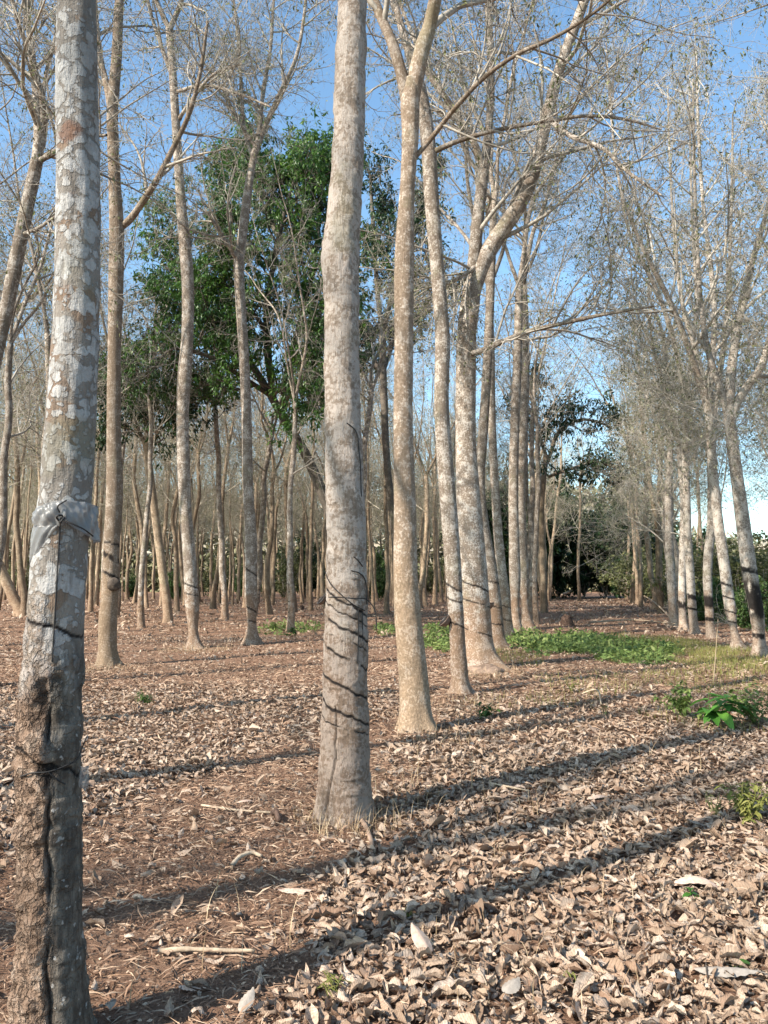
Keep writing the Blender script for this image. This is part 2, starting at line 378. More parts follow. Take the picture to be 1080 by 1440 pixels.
def trunk_mesh(name, C, mat, base, n=120, S=28, seed=0, lump=.05, flare=.35, cuts=(), panel=None, grey=None, extra=None, rings=.0):
    """C rows x,y,z,r in world space; the mesh is local to base"""
    A = catmull(C, n * 4); wgt = 1 + 3.5 * sstep(2.3, 1.9, A[:, 2] - base[2]) * (len(cuts) > 0)
    cum = np.concatenate([[0], np.cumsum((wgt[1:] + wgt[:-1]) / 2)]); kk = np.interp(np.linspace(0, cum[-1], n), cum, np.arange(n * 4))
    k0 = np.clip(kk.astype(int), 0, n * 4 - 2); A = A[k0] * (1 - (kk - k0))[:, None] + A[k0 + 1] * (kk - k0)[:, None]
    P = A[:, :3]; R = np.maximum(A[:, 3], .004)
    a = np.arange(S) * 2 * np.pi / S
    ca, sa = np.cos(a), np.sin(a)
    hz = P[:, 2:3] - base[2]
    lob = 1 + flare * np.exp(-np.maximum(hz, 0) / .13) * (.55 + .45 * np.cos(a * 4 + seed) + .25 * np.cos(a * 7 + seed * 2))[None]
    X = P[:, None, 0] + R[:, None] * ca[None]; Y = P[:, None, 1] + R[:, None] * sa[None]; Z = np.repeat(P[:, 2:3], S, 1)
    q = np.stack([X, Y, Z], -1)
    f1 = fbm(q * np.array([2.2, 2.2, 1.3]) / max(R.max(), .05) * .12, 3, seed) - .5
    f2 = fbm(q * np.array([26, 26, 14]), 3, seed + 5) - .5
    rr = R[:, None] * lob * (1 + lump * 2.2 * f1) + f2 * .009 * min(1, R.max() / .1)
    if rings > 0:
        wz = fbm(np.stack([X * 3, Y * 3, Z * 9], -1), 3, seed + 8)
        rr = rr + rings * (sstep(.5, .62, wz) - .5)
    u = np.clip(ca[None].repeat(n, 0), -1, 1); front = (sa[None] < .25)
    fr = (np.arcsin(u) + np.pi / 2) / np.pi
    cut = np.zeros((n, S)); pan = np.zeros((n, S)); gry = np.zeros((n, S))
    for (zl, zr, w, brk) in cuts:
        zz = zl + (zr - zl) * fr + (fbm(np.stack([X * 30, Y * 30, Z * 0 + zl * 9], -1), 2, 3) - .5) * .032
        wv = w * (.55 + .9 * fbm(np.stack([X * 22, Y * 22, Z * 0 + zl * 5], -1), 2, 6)); m = sstep(1.35, .65, np.abs(Z - zz) / wv) * np.where(front, 1, 0)
        if brk > 0: m = m * sstep(brk - .08, brk + .08, fbm(np.stack([X * 14 + zl * 31, Y * 14, Z * 6], -1), 2, 9))
        cut = np.maximum(cut, m)
    if panel is not None:
        pan = panel(u, sa[None].repeat(n, 0), Z, q); 
        rr = rr + pan * ((fbm(q * np.array([17, 17, 11]), 4, seed + 2) - .5) * .045 + (fbm(q * 45, 3, seed + 4) - .5) * .022)
    if grey is not None: gry = grey(u, sa[None].repeat(n, 0), Z, q)
    if extra is not None:
        dr, dc = extra(u, sa[None].repeat(n, 0), Z, q); rr = rr + dr; cut = np.maximum(cut, dc)
    rr = rr - np.clip(cut, 0, 1) * .004
    q[..., 0] = P[:, None, 0] + rr * ca[None]; q[..., 1] = P[:, None, 1] + rr * sa[None]
    V = q.reshape(-1, 3) - np.asarray(base)[None]
    i = np.arange(n - 1)[:, None] * S; j = np.arange(S)[None]; jn = (j + 1) % S
    Q = np.stack([i + j, i + jn, i + S + jn, i + S + j], -1).reshape(-1, 4)
    top = len(V); V = np.vstack([V, P[-1] - base])
    Tt = np.stack([np.full(S, top), (n - 1) * S + (np.arange(S) + 1) % S, (n - 1) * S + np.arange(S)], -1)[:, ::-1]
    pad = lambda x: np.append(np.clip(x, 0, 1).ravel(), 0)
    return mesh_np(name, V, Q, Tt, [mat], attrs={'cut': pad(cut), 'panel': pad(pan), 'grey': pad(gry)})

def limb_mesh(name, C, mat, base, n=40, S=10, seed=0):
    A = catmull(C, n); P = A[:, :3] - np.asarray(base)[None]; R = np.maximum(A[:, 3], .003)
    w = (fbm(np.stack([np.arange(n) * .35, np.zeros(n), np.zeros(n)], -1), 2, seed) - .5) * .3
    V, Q = tubes(P[None], (R * (1 + w))[None], S)
    return mesh_np(name, V, Q, None, [mat])

def grow(P, R, npp, t0, t1, a0, a1, l0, l1, rf, rmax, rtip, K, curl, up, g, shrink=.4, flat=0.0):
    M, Kp, _ = P.shape
    N = M * npp
    idx = np.repeat(np.arange(M), npp)
    t = (np.tile((np.arange(npp) + .5) / npp, M) + g.uniform(-.5, .5, N) / npp) * (t1 - t0) + t0
    s = t * (Kp - 1); i = np.clip(s.astype(int), 0, Kp - 2); f = (s - i)[:, None]
    pos = P[idx, i] * (1 - f) + P[idx, i + 1] * f
    r = R[idx, i] * (1 - f[:, 0]) + R[idx, i + 1] * f[:, 0]
    T = norm(P[idx, i + 1] - P[idx, i])
    v = g.normal(size=(N, 3)); v[:, 2] *= (1 - flat); v = norm(v - (v * T).sum(1, keepdims=True) * T)
    a = np.radians(g.uniform(a0, a1, N))[:, None]
    d = norm(np.cos(a) * T + np.sin(a) * v)
    L = g.uniform(l0, l1, N) * (1 - shrink * t)
    pts = np.empty((N, K, 3)); pts[:, 0] = pos
    step = (L / (K - 1))[:, None]; bend = g.normal(size=(N, 3)) * curl
    for j in range(1, K):
        d = norm(d + bend * (1.0 / (K - 1)) + g.normal(size=(N, 3)) * curl * .35 / math.sqrt(K) + np.array([0, 0, up / (K - 1)]))
        pts[:, j] = pts[:, j - 1] + d * step
    rr = np.minimum(r * rf, rmax)
    Rn = rr[:, None] * (1 - (1 - rtip) * np.linspace(0, 1, K)[None])
    return pts, Rn

def twig_leaves(acc, ends, dirs, g, prob, nl, L0, L1, mat, droop=.8, wr=.36):
    keep = g.random(len(ends)) < prob
    P = np.repeat(ends[keep], nl, 0); D0 = np.repeat(dirs[keep], nl, 0)
    n = len(P)
    if n == 0: return
    D = norm(D0 * .5 + g.normal(size=(n, 3)) * .7 + np.array([0, 0, -droop]))
    Nn = norm(g.normal(size=(n, 3)) * .5 + np.array([0, 0, 1.0]))
    L = g.uniform(L0, L1, n); P = P + g.normal(size=(n, 3)) * L0 * .5
    V, T = leaf_quads(P, D, Nn, L, L * wr * g.uniform(.8, 1.25, n))
    acc.add(V, None, T, m=mat)

def crown_from_limbs(g, limbs, lod, leaf=(.35, 3, .035, .07), fat=1.0, n1=13, n2=9, n3=9, len1=(1.4, 3.2), t0=.2, up1=.5, leafmat=1):
    """limbs: (M,K,3),(M,K). Returns Acc with twigs and leaves"""
    acc = Acc(); P, R = limbs
    P1, R1 = grow(P, R, n1, t0, 1, 30, 70, len1[0], len1[1], .6, .045, .25, 9, .7, up1, g)
    R1 = np.maximum(R1, .005 * fat)
    P2, R2 = grow(P1, R1, n2, .15, 1, 30, 75, .5, 1.35, .6, .014, .35, 6, .9, .25, g)
    R2 = np.maximum(R2, .0032 * fat)
    P3, R3 = grow(P2, R2, n3, .1, 1, 25, 80, .22, .62, .75, .005, .5, 5, 1.3, .2, g)
    R3 = np.maximum(R3, .0018 * fat)
    V, Q = tubes(P1, R1, 5); acc.add(V, Q)
    V, Q = tubes(P2, R2, 4 if lod == 0 else 3); acc.add(V, Q)
    V, Q = tubes(P3, R3, 3); acc.add(V, Q)
    if leaf[0] > 0:
        e = P3[:, -1]; d = norm(P3[:, -1] - P3[:, -2])
        twig_leaves(acc, e, d, g, leaf[0], leaf[1], leaf[2], leaf[3], leafmat)
    return acc

def make_limbs(g, top, ttan, rtop, nl, length, spread, K=12, up=.55):
    P = np.empty((nl, K, 3)); R = np.empty((nl, K))
    a0 = g.uniform(0, 6.28)
    for k in range(nl):
        az = a0 + k * 2 * math.pi / nl + g.uniform(-.5, .5)
        sp = math.radians(g.uniform(*spread)) if k else math.radians(g.uniform(3, 14))
        d = np.array([math.sin(sp) * math.cos(az), math.sin(sp) * math.sin(az), math.cos(sp)]) + ttan * .4; d /= np.linalg.norm(d)
        L = length * g.uniform(.75, 1.05); st = L / (K - 1)
        p = top - ttan * rtop * (.3 + .8 * g.random())
        wob = g.normal(size=3) * .22
        for j in range(K):
            P[k, j] = p; d = norm(d + wob * g.normal() * .55 + np.array([0, 0, up / K]) + g.normal(size=3) * .07); p = p + d * st
        R[k] = rtop * (.78 if k == 0 else g.uniform(.5, .72)) * (1 - .88 * np.linspace(0, 1, K) ** .85)
    return P, np.maximum(R, .008)

PROTO = {}
def proto(kind, i):
    """meshes of a rubber tree standing at the origin: (trunk, [limbs], crown)"""
    key = (kind, i)
    if key in PROTO: return PROTO[key]
    g = np.random.default_rng(1000 + hash(kind) % 1 + {'mid': 0, 'far': 100, 'lean': 200, 'green': 300, 'thin': 400}[kind] + i)
    far = kind == 'far'
    fork = g.uniform(6.5, 10) if far else (g.uniform(6.5, 9) if kind != 'lean' else g.uniform(4.2, 6.0))
    r0 = g.uniform(.105, .15) if not far else g.uniform(.115, .165)
    n = 9; z = np.linspace(-.15, fork, n)
    bx = np.cumsum(g.normal(size=n) * .075) ; by = np.cumsum(g.normal(size=n) * .075)
    lean = g.normal(size=2) * .04
    if kind == 'lean': lean = np.array([-.13 + g.normal() * .04, g.normal() * .04])
    bx = bx - bx[0] + lean[0] * z; by = by - by[0] + lean[1] * z
    r = r0 * np.interp(z, [-.15, .0, .35, 1.5, fork], [1.35, 1.25, 1.03, .93, .68])
    C = np.stack([bx, by, z, r], -1)
    bm = M_BARK_FAR if far else (M_BARK_PALE if kind == 'lean' else M_BARK)
    cuts = [(zc, zc - .07, .010, g.uniform(0, .5)) for zc in np.cumsum(g.uniform(.12, .35, 5)) + .35] if not far else ()
    tm = trunk_mesh('trunk', C, bm, np.zeros(3), 110 if not far else 34, 20 if not far else 10, i + 3, .07, .3, cuts)
    top = C[-1, :3]; tt = norm(C[-1, :3] - C[-2, :3])
    nl = int(g.integers(2, 4)) if not far else int(g.integers(2, 4))
    Lp, Lr = make_limbs(g, top, tt, C[-1, 3], nl, g.uniform(6.5, 9.5), (16, 34))
    lims = [limb_mesh('limb', np.concatenate([Lp[k], Lr[k][:, None]], 1), bm, np.zeros(3), 30, 8, k) for k in range(nl)]
    # low bare side branches off the stem
    ns = 2 if kind != 'lean' else 4
    side, sr = grow(C[None, :, :3], C[None, :, 3], ns, .62, .97, 40, 70, 1.6, 3.6, .34, .035, .25, 12, .55, .55, g, .1)
    P = np.concatenate([Lp, side]); R = np.concatenate([Lr, sr])
    if kind == 'lean':
        acc = crown_from_limbs(g, (P, R), 0, (.65, 4, .035, .08), .85, 11, 8, 8, (1.6, 3.4), .2)
        mats = [M_TWIG_PALE, M_SPARSE_PALE]
    elif kind == 'thin':
        acc = crown_from_limbs(g, (P, R), 1, (.1, 3, .03, .065), .9, 6, 5, 4, (1.4, 3.0), .2)
        mats = [M_TWIG, M_SPARSE]
    elif kind == 'green':
        acc = crown_from_limbs(g, (P, R), 0, (.98, 7, .09, .19), 1.0, 13, 7, 7, (1.2, 2.8), .12)
        mats = [M_TWIG, M_GREEN]
    elif far:
        acc = crown_from_limbs(g, (P, R), 1, (.5, 3, .04, .09), 1.15, 11, 7, 6, (1.3, 3.0), .1)
        mats = [M_TWIG_FAR, M_SPARSE]
    else:
        acc = crown_from_limbs(g, (P, R), 0, (.45, 3, .03, .07), .95, 11, 8, 7, (1.4, 3.2), .15)
        mats = [M_TWIG_PALE if kind == 'lean' else M_TWIG, M_SPARSE]
    V, Q = tubes(side, sr, 6); acc.add(V, Q)
    cm = acc.mesh('crown', mats)
    if far:
        a2 = Acc()
    PROTO[key] = (tm, lims, cm)
    return PROTO[key]

USED_TREES = []
def place(kind, i, x, y, label, group, rz=0, s=1.0, sz=None, limbs=True):
    tm, lims, cm = proto(kind, i)
    b = (x, y, float(gh(x, y)) - .02)
    t = empty('rubber_tree', b, label, 'tree', group, rz); t.scale = (s, s, sz or s)
    obj('trunk', tm, t)
    for l in lims: obj('limb', l, t)
    obj('crown', cm, t)
    USED_TREES.append((x, y)); return t

def C_from(pxpath, Y, below=.12):
    """rows (px,py,halfwidth[,dY]) from the ground up -> x,y,z,r"""
    out = []
    for row in pxpath:
        px, py, hw = row[:3]; dY = row[3] if len(row) > 3 else 0
        p = at(px, py, Y + dY); out.append([*p, px_size(hw, Y + dY, py)])
    return np.array(out)

def hand_tree(Y, path, label, limbs=(), mat=None, group='rubber trees', extend=(), seed=1, n=260, S=40, crown=True,
              leaf=(.4, 3, .035, .07), n1=12, n2=8, n3=8, lump=.04, flare=.3, cuts=(), panel=None, grey=None, extra=None, rings=.0, top_limbs=None, len1=(1.4, 3.2), side=None, fat=1.1, crown_mats=None, name='rubber_tree', uselimbs=True):
    mat = mat or M_BARK
    C = C_from(path, Y)
    for e in extend: C = np.vstack([C, [C[-1, 0] + e[0], C[-1, 1] + e[1], C[-1, 2] + e[2], C[-1, 3] * e[3]]])
    gz = float(gh(C[0, 0], Y))
    base = np.array([C[0, 0], Y, gz])
    f = C[0].copy(); f[2] = gz - .12; f[3] *= 1.05; 
    if C[0, 2] > f[2] + .03: C = np.vstack([f, C])
    t = empty(name, base, label, 'tree', group)
    zc = [(at(0, a, Y)[2], at(0, b, Y)[2], w, br) for (a, b, w, br) in cuts]
    obj('trunk', trunk_mesh('trunk', C, mat, base, n, S, seed, lump, flare, zc, panel, grey, extra, rings), t)
    g = np.random.default_rng(seed * 31 + 5)
    LP, LR = [], []
    for k, L in enumerate(limbs):
        LC = C_from(L, Y); obj('limb', limb_mesh('limb', LC, mat, base, 46, 12, seed + k), t)
        A = catmull(LC, 12); LP.append(A[:, :3]); LR.append(A[:, 3])
    tt = norm(C[-1, :3] - C[-2, :3])
    if top_limbs:
        P_, R_ = make_limbs(g, C[-1, :3], tt, C[-1, 3], top_limbs[0], top_limbs[1], top_limbs[2])
        for k in range(len(P_)):
            obj('limb', limb_mesh('limb', np.concatenate([P_[k], R_[k][:, None]], 1), mat, base, 36, 10, seed + 20 + k), t)
            LP.append(P_[k]); LR.append(R_[k])
    if crown and LP:
        P = np.array(LP); R = np.array(LR)
        if side:
            sp, sr = grow(C[None, -3:, :3], C[None, -3:, 3], side, .0, 1, 45, 75, 1.2, 2.6, .3, .016, .25, 12, .55, .5, g, .1)
            P = np.concatenate([P, sp]); R = np.concatenate([R, sr])
        acc = crown_from_limbs(g, (P, R), 0, leaf, fat, n1, n2, n3, len1, .15)
        if side: 
            V, Q = tubes(sp, sr, 6); acc.add(V, Q)
        obj('crown', acc.mesh('crown', crown_mats or [M_TWIG, M_SPARSE], off=base), t)
    USED_TREES.append((base[0], base[1]))
    return t

# ================================================================== THE NEAR ROW
# --- left tree, close to the camera
YL = 2.62
zpx = lambda py, Y: at(0, py, Y)[2]
def left_panel(u, s, Z, q):
    edge = (fbm(q * 9, 3, 2) - .5) * .28
    m = sstep(zpx(905, YL), zpx(985, YL), -0) if False else 1 - sstep(zpx(1000, YL), zpx(868, YL), Z + edge)
    upper = (1 - sstep(zpx(880, YL), zpx(790, YL), Z + edge)) * .45 * sstep(.2, -.1, u)
    m = np.maximum(m, upper)
    return m * (1 - sstep(.15, .5, u + edge * .9) * .95)
def left_grey(u, s, Z, q):
    edge = (fbm(q * 9, 3, 6) - .5) * .3
    return (1 - sstep(zpx(960, YL), zpx(880, YL), Z + edge)) * sstep(.3, .42, u + edge * .2) * .9
def left_extra(u, s, Z, q):
    w = (fbm(q * np.array([1, 1, 10]) , 4, 4) - .5) * .45
    below = 1 - sstep(zpx(965, YL), zpx(900, YL), Z)
    g1 = np.exp(-((u - .33 - w) / .06) ** 2) * below * (s < 0) * (.05 + .95 * sstep(.47, .60, fbm(q * np.array([2, 2, 5]), 3, 15)))
    blot = sstep(.52, .60, fbm(q * np.array([14, 14, 9]), 3, 12)) * np.exp(-((u - .62) / .35) ** 2) * np.exp(-((Z - zpx(918, YL)) / .10) ** 2) * (s < .2)
    blot2 = sstep(.50, .58, fbm(q * np.array([16, 16, 9]), 3, 13)) * np.exp(-((u - .1) / .35) ** 2) * np.exp(-((Z - zpx(990, YL)) / .09) ** 2) * (s < .2)
    tri = sstep(.35, .1, np.abs(u - .25) + (zpx(1080, YL) - Z) * 4) * (Z < zpx(1068, YL)) * (Z > zpx(1110, YL)) * (s < 0)
    dr = -g1 * .012 - blot * .008 - blot2 * .014
    ridge = sstep(0, .1, fbm(q * np.array([6, 6, 20]), 3, 21) - .55) * below * .006
    return dr + ridge, np.clip(g1 * .85 + blot * .9 + blot2 * .75 + tri * .95, 0, 1)
left = hand_tree(YL, [(72, 1500, 56), (71, 1440, 52), (72, 1400, 48), (71, 1300, 42), (71, 1200, 41), (71, 1100, 40), (72, 1000, 39), (76, 920, 38.5), (79, 860, 37.5), (85, 780, 36), (93, 690, 34), (99, 600, 33), (106, 480, 31), (110, 300, 29.5), (108, 100, 28), (108, 0, 26)],
    'thick pale lichen-blotched rubber tree at the left edge, wrapped in a plastic rain guard', mat=M_LEFT, extend=[(.02, 0, 1.2, .95), (.05, .1, 1.8, .9), (.05, .1, 1.3, .9)],
    seed=3, n=640, S=120, lump=.03, flare=.25, cuts=[(862, 897, .006, .25), (1030, 1088, .006, .3)], panel=left_panel, grey=left_grey, extra=left_extra,
    top_limbs=(3, 7.5, (20, 35)), fat=1.0, n1=9, n2=7, n3=6)

# --- centre tree
YC = 5.0
def centre_extra(u, s, Z, q):
    crack = np.exp(-((u + .25 + (fbm(q * np.array([3, 3, 6]), 3, 5) - .5) * .7 + (Z - .5) * -.8) / .035) ** 2) * sstep(zpx(1125, YC), zpx(1090, YC), Z) * sstep(zpx(990, YC), zpx(1010, YC), Z) * (s < 0) * 0
    z0, z1 = zpx(1130, YC), zpx(985, YC)
    uu = np.interp(Z, [z0, (z0 + z1) / 2, z1], [-.62, -.30, -.36]) + (fbm(q * np.array([0, 0, 16]), 2, 7) - .5) * .12
    c2 = np.exp(-((u - uu) / .03) ** 2) * sstep(z0 - .02, z0, Z) * sstep(z1, z1 - .03, Z) * (s < 0)
    bulge = .022 * np.exp(-((Z - zpx(358, YC)) / .14) ** 2) * sstep(.2, -.9, u) + .014 * np.exp(-((Z - zpx(60, YC)) / .08) ** 2) * (.6 + .4 * u)
    hole = np.exp(-((u - .35) / .35) ** 2) * np.exp(-((Z - zpx(55, YC)) / .05) ** 2) * (s < .2) * .28
    return bulge - c2 * .012, np.clip(c2 * .8 + hole, 0, 1)
centre = hand_tree(YC, [(483, 1165, 45), (484, 1150, 42), (484, 1120, 38), (485, 1060, 35), (485, 1000, 33), (486, 950, 31), (487, 860, 30), (487, 780, 27.5), (485.5, 700, 26.5), (482.5, 600, 25.5), (480.5, 450, 24.5), (481, 350, 24), (486, 270, 22.8), (490, 200, 21.5), (492, 100, 21.5), (494, 50, 20), (496, 0, 19)],
    'stout pale rubber tree in the middle with dark spiral tapping cuts', mat=M_CENTRE, extend=[(.06, 0, 1.3, .95), (.05, .1, 1.2, .92)], seed=5, n=760, S=120, lump=.025, flare=.12,
    cuts=[(824, 872, .0085, .12), (840, 886, .005, .26), (860, 906, .0085, .30), (880, 918, .004, .45), (900, 946, .0075, .36), (942, 985, .0085, .24), (979, 1021, .009, .12), (1002, 1034, .004, .5)],
    extra=centre_extra, rings=.006, top_limbs=(3, 7.5, (18, 34)), fat=1.0, n1=10, n2=7, n3=7)

# --- third tree in the row: forked, ochre
hand_tree(7.9, [(587, 1030, 27), (585, 1010, 22.5), (582, 960, 20), (573, 860, 19), (570, 800, 17.5), (569.5, 720, 15.5), (567, 600, 13.5), (568, 480, 13), (569, 350, 13.5), (573, 260, 10.5), (577, 190, 12), (577, 135, 13), (579, 112, 10)],
    'slender ochre-brown rubber tree forking high up, just right of the stout middle tree', mat=M_OCHRE, seed=9, n=360, S=56, lump=.07, flare=.3,
    limbs=[[(573, 150, 8), (566, 110, 8.5), (552, 62, 7.5), (538, 30, 7, .1), (518, -20, 7, .2), (470, -140, 6, .5), (440, -300, 4, 1)], [(580, 150, 9), (584, 115, 11), (594, 68, 10.5), (603, 40, 10), (616, -20, 9, -.2), (640, -150, 8, -.6), (650, -320, 5, -1)],
           [(583, 222, 4), (606, 195, 3.6), (640, 152, 3.3, -.3), (680, 110, 3, -.5), (730, 75, 2.8, -.7), (775, 55, 2.6, -.8), (835, 18, 2.2, -1), (900, -40, 1.2, -1.3)]], fat=.9, n1=10)
# --- fourth: thin curved stem with a hanging cup
hand_tree(10.4, [(649, 978, 17), (648, 970, 14), (645, 930, 11.5), (641, 860, 11), (636, 780, 11.5), (629, 690, 11.5), (621, 570, 10.5), (622, 470, 10), (615, 380, 9.5), (607, 280, 10), (601, 190, 10), (592, 130, 8.5), (575, 70, 7)],
    'thin curving rubber tree with a dark latex cup wired to its left side', mat=M_BARK, seed=12, n=300, S=40, lump=.06, flare=.4,
    cuts=[(820, 836, .014, .1), (840, 850, .010, .3), (872, 884, .012, .1)], limbs=[[(580, 90, 6), (565, 40, 5.5), (545, -30, 5, .4), (510, -160, 4, .8), (500, -300, 2.5, 1)],
            [(606, 215, 4), (640, 200, 3.4, -.2), (690, 185, 3, -.4), (760, 172, 2.6, -.7), (830, 163, 2.3, -.9), (880, 168, 2, -1), (930, 182, 1.2, -1.2)]], side=2, fat=.9, n1=9)
# --- fifth: the fat one, forked into a long leaning limb
hand_tree(13.3, [(675, 935, 30), (674, 920, 24), (668, 860, 21), (664, 800, 20.5), (660, 720, 17.5), (655, 620, 14.5), (655, 530, 14), (657, 460, 13.5), (661, 425, 13.5), (664, 400, 11.5), (668, 385, 8)],
    'thickest rubber tree of the middle row, forking into one long right-leaning limb', mat=M_BARK, seed=15, n=320, S=48, lump=.05, flare=.5,
    cuts=[(812, 835, .016, .3), (838, 856, .012, .45), (880, 897, .012, .4)],
    limbs=[[(659, 450, 9), (664, 415, 11.5), (676, 375, 12), (699, 334, 11.5), (722, 300, 11, -.1), (742, 262, 10, -.2), (758, 215, 9, -.3), (768, 170, 8.5, -.4), (786, 100, 7.5, -.5), (815, 20, 6.5, -.6), (850, -80, 5, -.8), (880, -200, 3, -1)],
           [(660, 440, 7.5), (663, 400, 8.5), (668, 350, 8.5), (674, 290, 8, .2), (681, 235, 7.5, .3), (689, 160, 5.5, .4), (690, 80, 5, .5), (686, 0, 4.5, .6), (690, -120, 3, .8)],
           [(681, 240, 4.5, .3), (668, 205, 5, .2), (645, 165, 4.5, .2), (625, 135, 4.2), (607, 110, 3.8), (585, 60, 3), (560, 0, 2)],
           [(770, 165, 4, -.4), (800, 190, 3.4, -.8), (850, 210, 3, -1.2), (875, 235, 2.6, -1.4), (930, 275, 1.6, -1.8)],
           [(672, 372, 3.5), (650, 388, 3, -.3), (625, 400, 2.4, -.4), (600, 405, 1.6, -.4)],
           [(655, 500, 4), (690, 488, 3.6, -.5), (730, 470, 3.2, -.8), (790, 455, 3, -1.2), (860, 440, 2.5, -1.6), (920, 430, 1.5, -2)]], fat=.9, n1=13, leaf=(.6, 3, .035, .075))
mid_bits = [
    (16.9, [(703, 915, 14), (701, 905, 12), (695, 850, 10.5), (688, 790, 10), (679, 740, 9.5), (675, 690, 7.5), (680, 600, 7), (686, 500, 6.5), (690, 400, 6), (694, 300, 5)], 'warm brown rubber tree leaning left beside the fattest stem', 21, ((815, 822, .014, .2), (850, 857, .013, .2), (875, 880, .013, .3))),
    (19.5, [(717, 903, 10), (716, 895, 8.5), (709, 830, 7), (702, 770, 6.5), (697, 700, 6), (692, 600, 5.5), (690, 500, 5.5), (688, 400, 5)], 'thin rubber tree standing right behind the warm brown leaning one', 22, ((850, 856, .014, .2), (870, 874, .013, .3))),
    (21.5, [(727, 896, 13), (726, 885, 9.5), (724, 800, 8), (722, 700, 7), (724, 600, 6.5), (728, 500, 6), (730, 400, 5)], 'paler rubber tree of the close pair at the corridor edge', 23, ()),
    (23.3, [(743, 888, 14), (741, 876, 9.5), (735, 800, 8.5), (731, 700, 7.5), (735, 600, 7), (738, 500, 6.5), (736, 400, 5)], 'dark shaded rubber tree of the close pair at the corridor edge', 24, ()),
]
for (Y, path, lab, sd, cu) in mid_bits:
    hand_tree(Y, path, lab, mat=M_BARK, seed=sd, n=200, S=28, lump=.08, flare=.3, cuts=cu, top_limbs=(3, 8, (14, 30)), side=2, n1=10, n2=8, n3=7, fat=.9)

# --- second row on the left
hand_tree(13.7, [(153, 940, 17), (152, 925, 14), (152, 870, 12.5), (155, 830, 11.5), (157, 770, 11), (161, 690, 11.5), (160, 600, 9.5), (161, 480, 9), (163, 400, 10), (164, 325, 10), (161, 250, 8), (158, 160, 7.5), (164, 80, 7), (168, 0, 6)],
    'pale-topped rubber tree with a round burl and a peeled lower trunk', mat=M_OCHRE, seed=31, n=300, S=40, lump=.07, flare=.3, extend=[(.1, .1, 1.5, .85), (.1, -.1, 1.5, .8)],
    cuts=[(760, 768, .02, .2), (775, 790, .05, .45), (800, 815, .03, .4)],
    limbs=[[(166, 322, 5), (176, 315, 5), (200, 285, 4.5, -.2), (225, 245, 4, -.4), (245, 205, 3.6, -.5), (262, 170, 3.2, -.6), (280, 110, 2.6, -.8), (292, 30, 2, -1)],
           [(158, 180, 4.5), (152, 130, 5), (140, 80, 4.5, .2), (134, 20, 4, .3), (128, -60, 3, .5)]], top_limbs=(2, 4.5, (15, 30)), n1=9, n2=8, n3=8, fat=.9)
hand_tree(17.2, [(274, 914, 15), (273, 905, 10.5), (270, 850, 10), (266, 780, 9), (261, 720, 8.5), (258, 650, 9), (257, 580, 8.5), (259, 535, 9.5), (263, 480, 8), (264, 400, 8.5), (261, 355, 8.5), (255, 290, 7), (249, 200, 6), (244, 120, 5.5), (238, 40, 5)],
    'gently wavy rubber tree of the second row, standing left of the dark green crown', mat=M_BARK, seed=34, n=280, S=32, lump=.06, flare=.3, cuts=[(818, 828, .016, .2), (833, 838, .012, .3)],
    limbs=[[(238, 42, 4), (250, 15, 3.5), (262, -20, 3, -.2), (280, -120, 2, -.4)], [(239, 42, 4), (228, 20, 3.4), (215, -10, 3), (190, -120, 2, .4)], [(243, 110, 3), (225, 60, 2.6), (210, 10, 2.2), (200, -60, 1.5)],
           [(250, 170, 2.6), (270, 140, 2.4, -.3), (300, 105, 2, -.5), (340, 90, 1.4, -.8)], [(246, 130, 2.5), (285, 120, 2.2, -.3), (330, 130, 2, -.6), (380, 150, 1.2, -.9)]], n1=9, n2=7, n3=8, fat=.9, side=3)
hand_tree(18.3, [(354, 906, 13), (354, 895, 9.5), (353, 830, 9), (353, 760, 8.5), (349, 690, 7.5), (347, 600, 7), (343, 500, 7), (338, 420, 7), (336, 370, 7), (341, 330, 6.5), (347, 280, 6), (355, 230, 5), (362, 200, 5)],
    'grey rubber tree splitting into a V of bare limbs in front of the green crown', mat=M_BARK, seed=37, n=280, S=32, lump=.06, flare=.3, cuts=[(795, 812, .02, .2), (850, 862, .02, .4), (870, 876, .016, .4)],
    limbs=[[(360, 212, 4), (372, 180, 3.6), (392, 135, 3.2, -.2), (415, 85, 2.8, -.4), (428, 20, 2.2, -.6), (432, -60, 1.6, -.8)], [(361, 210, 4), (366, 170, 3.2), (370, 130, 3, .3), (380, 70, 2.4, .4), (385, 0, 1.8, .5)],
           [(335, 368, 3.4), (322, 345, 3, -.2), (305, 320, 2.6, -.4), (292, 298, 2, -.5)], [(356, 222, 3.2), (345, 190, 2.8, .2), (340, 130, 2.4, .3), (335, 60, 2, .4), (325, -30, 1.4)],
           [(358, 205, 2.6), (330, 160, 2.2), (310, 120, 2), (290, 95, 1.2)]], n1=9, n2=8, n3=8, fat=.9)
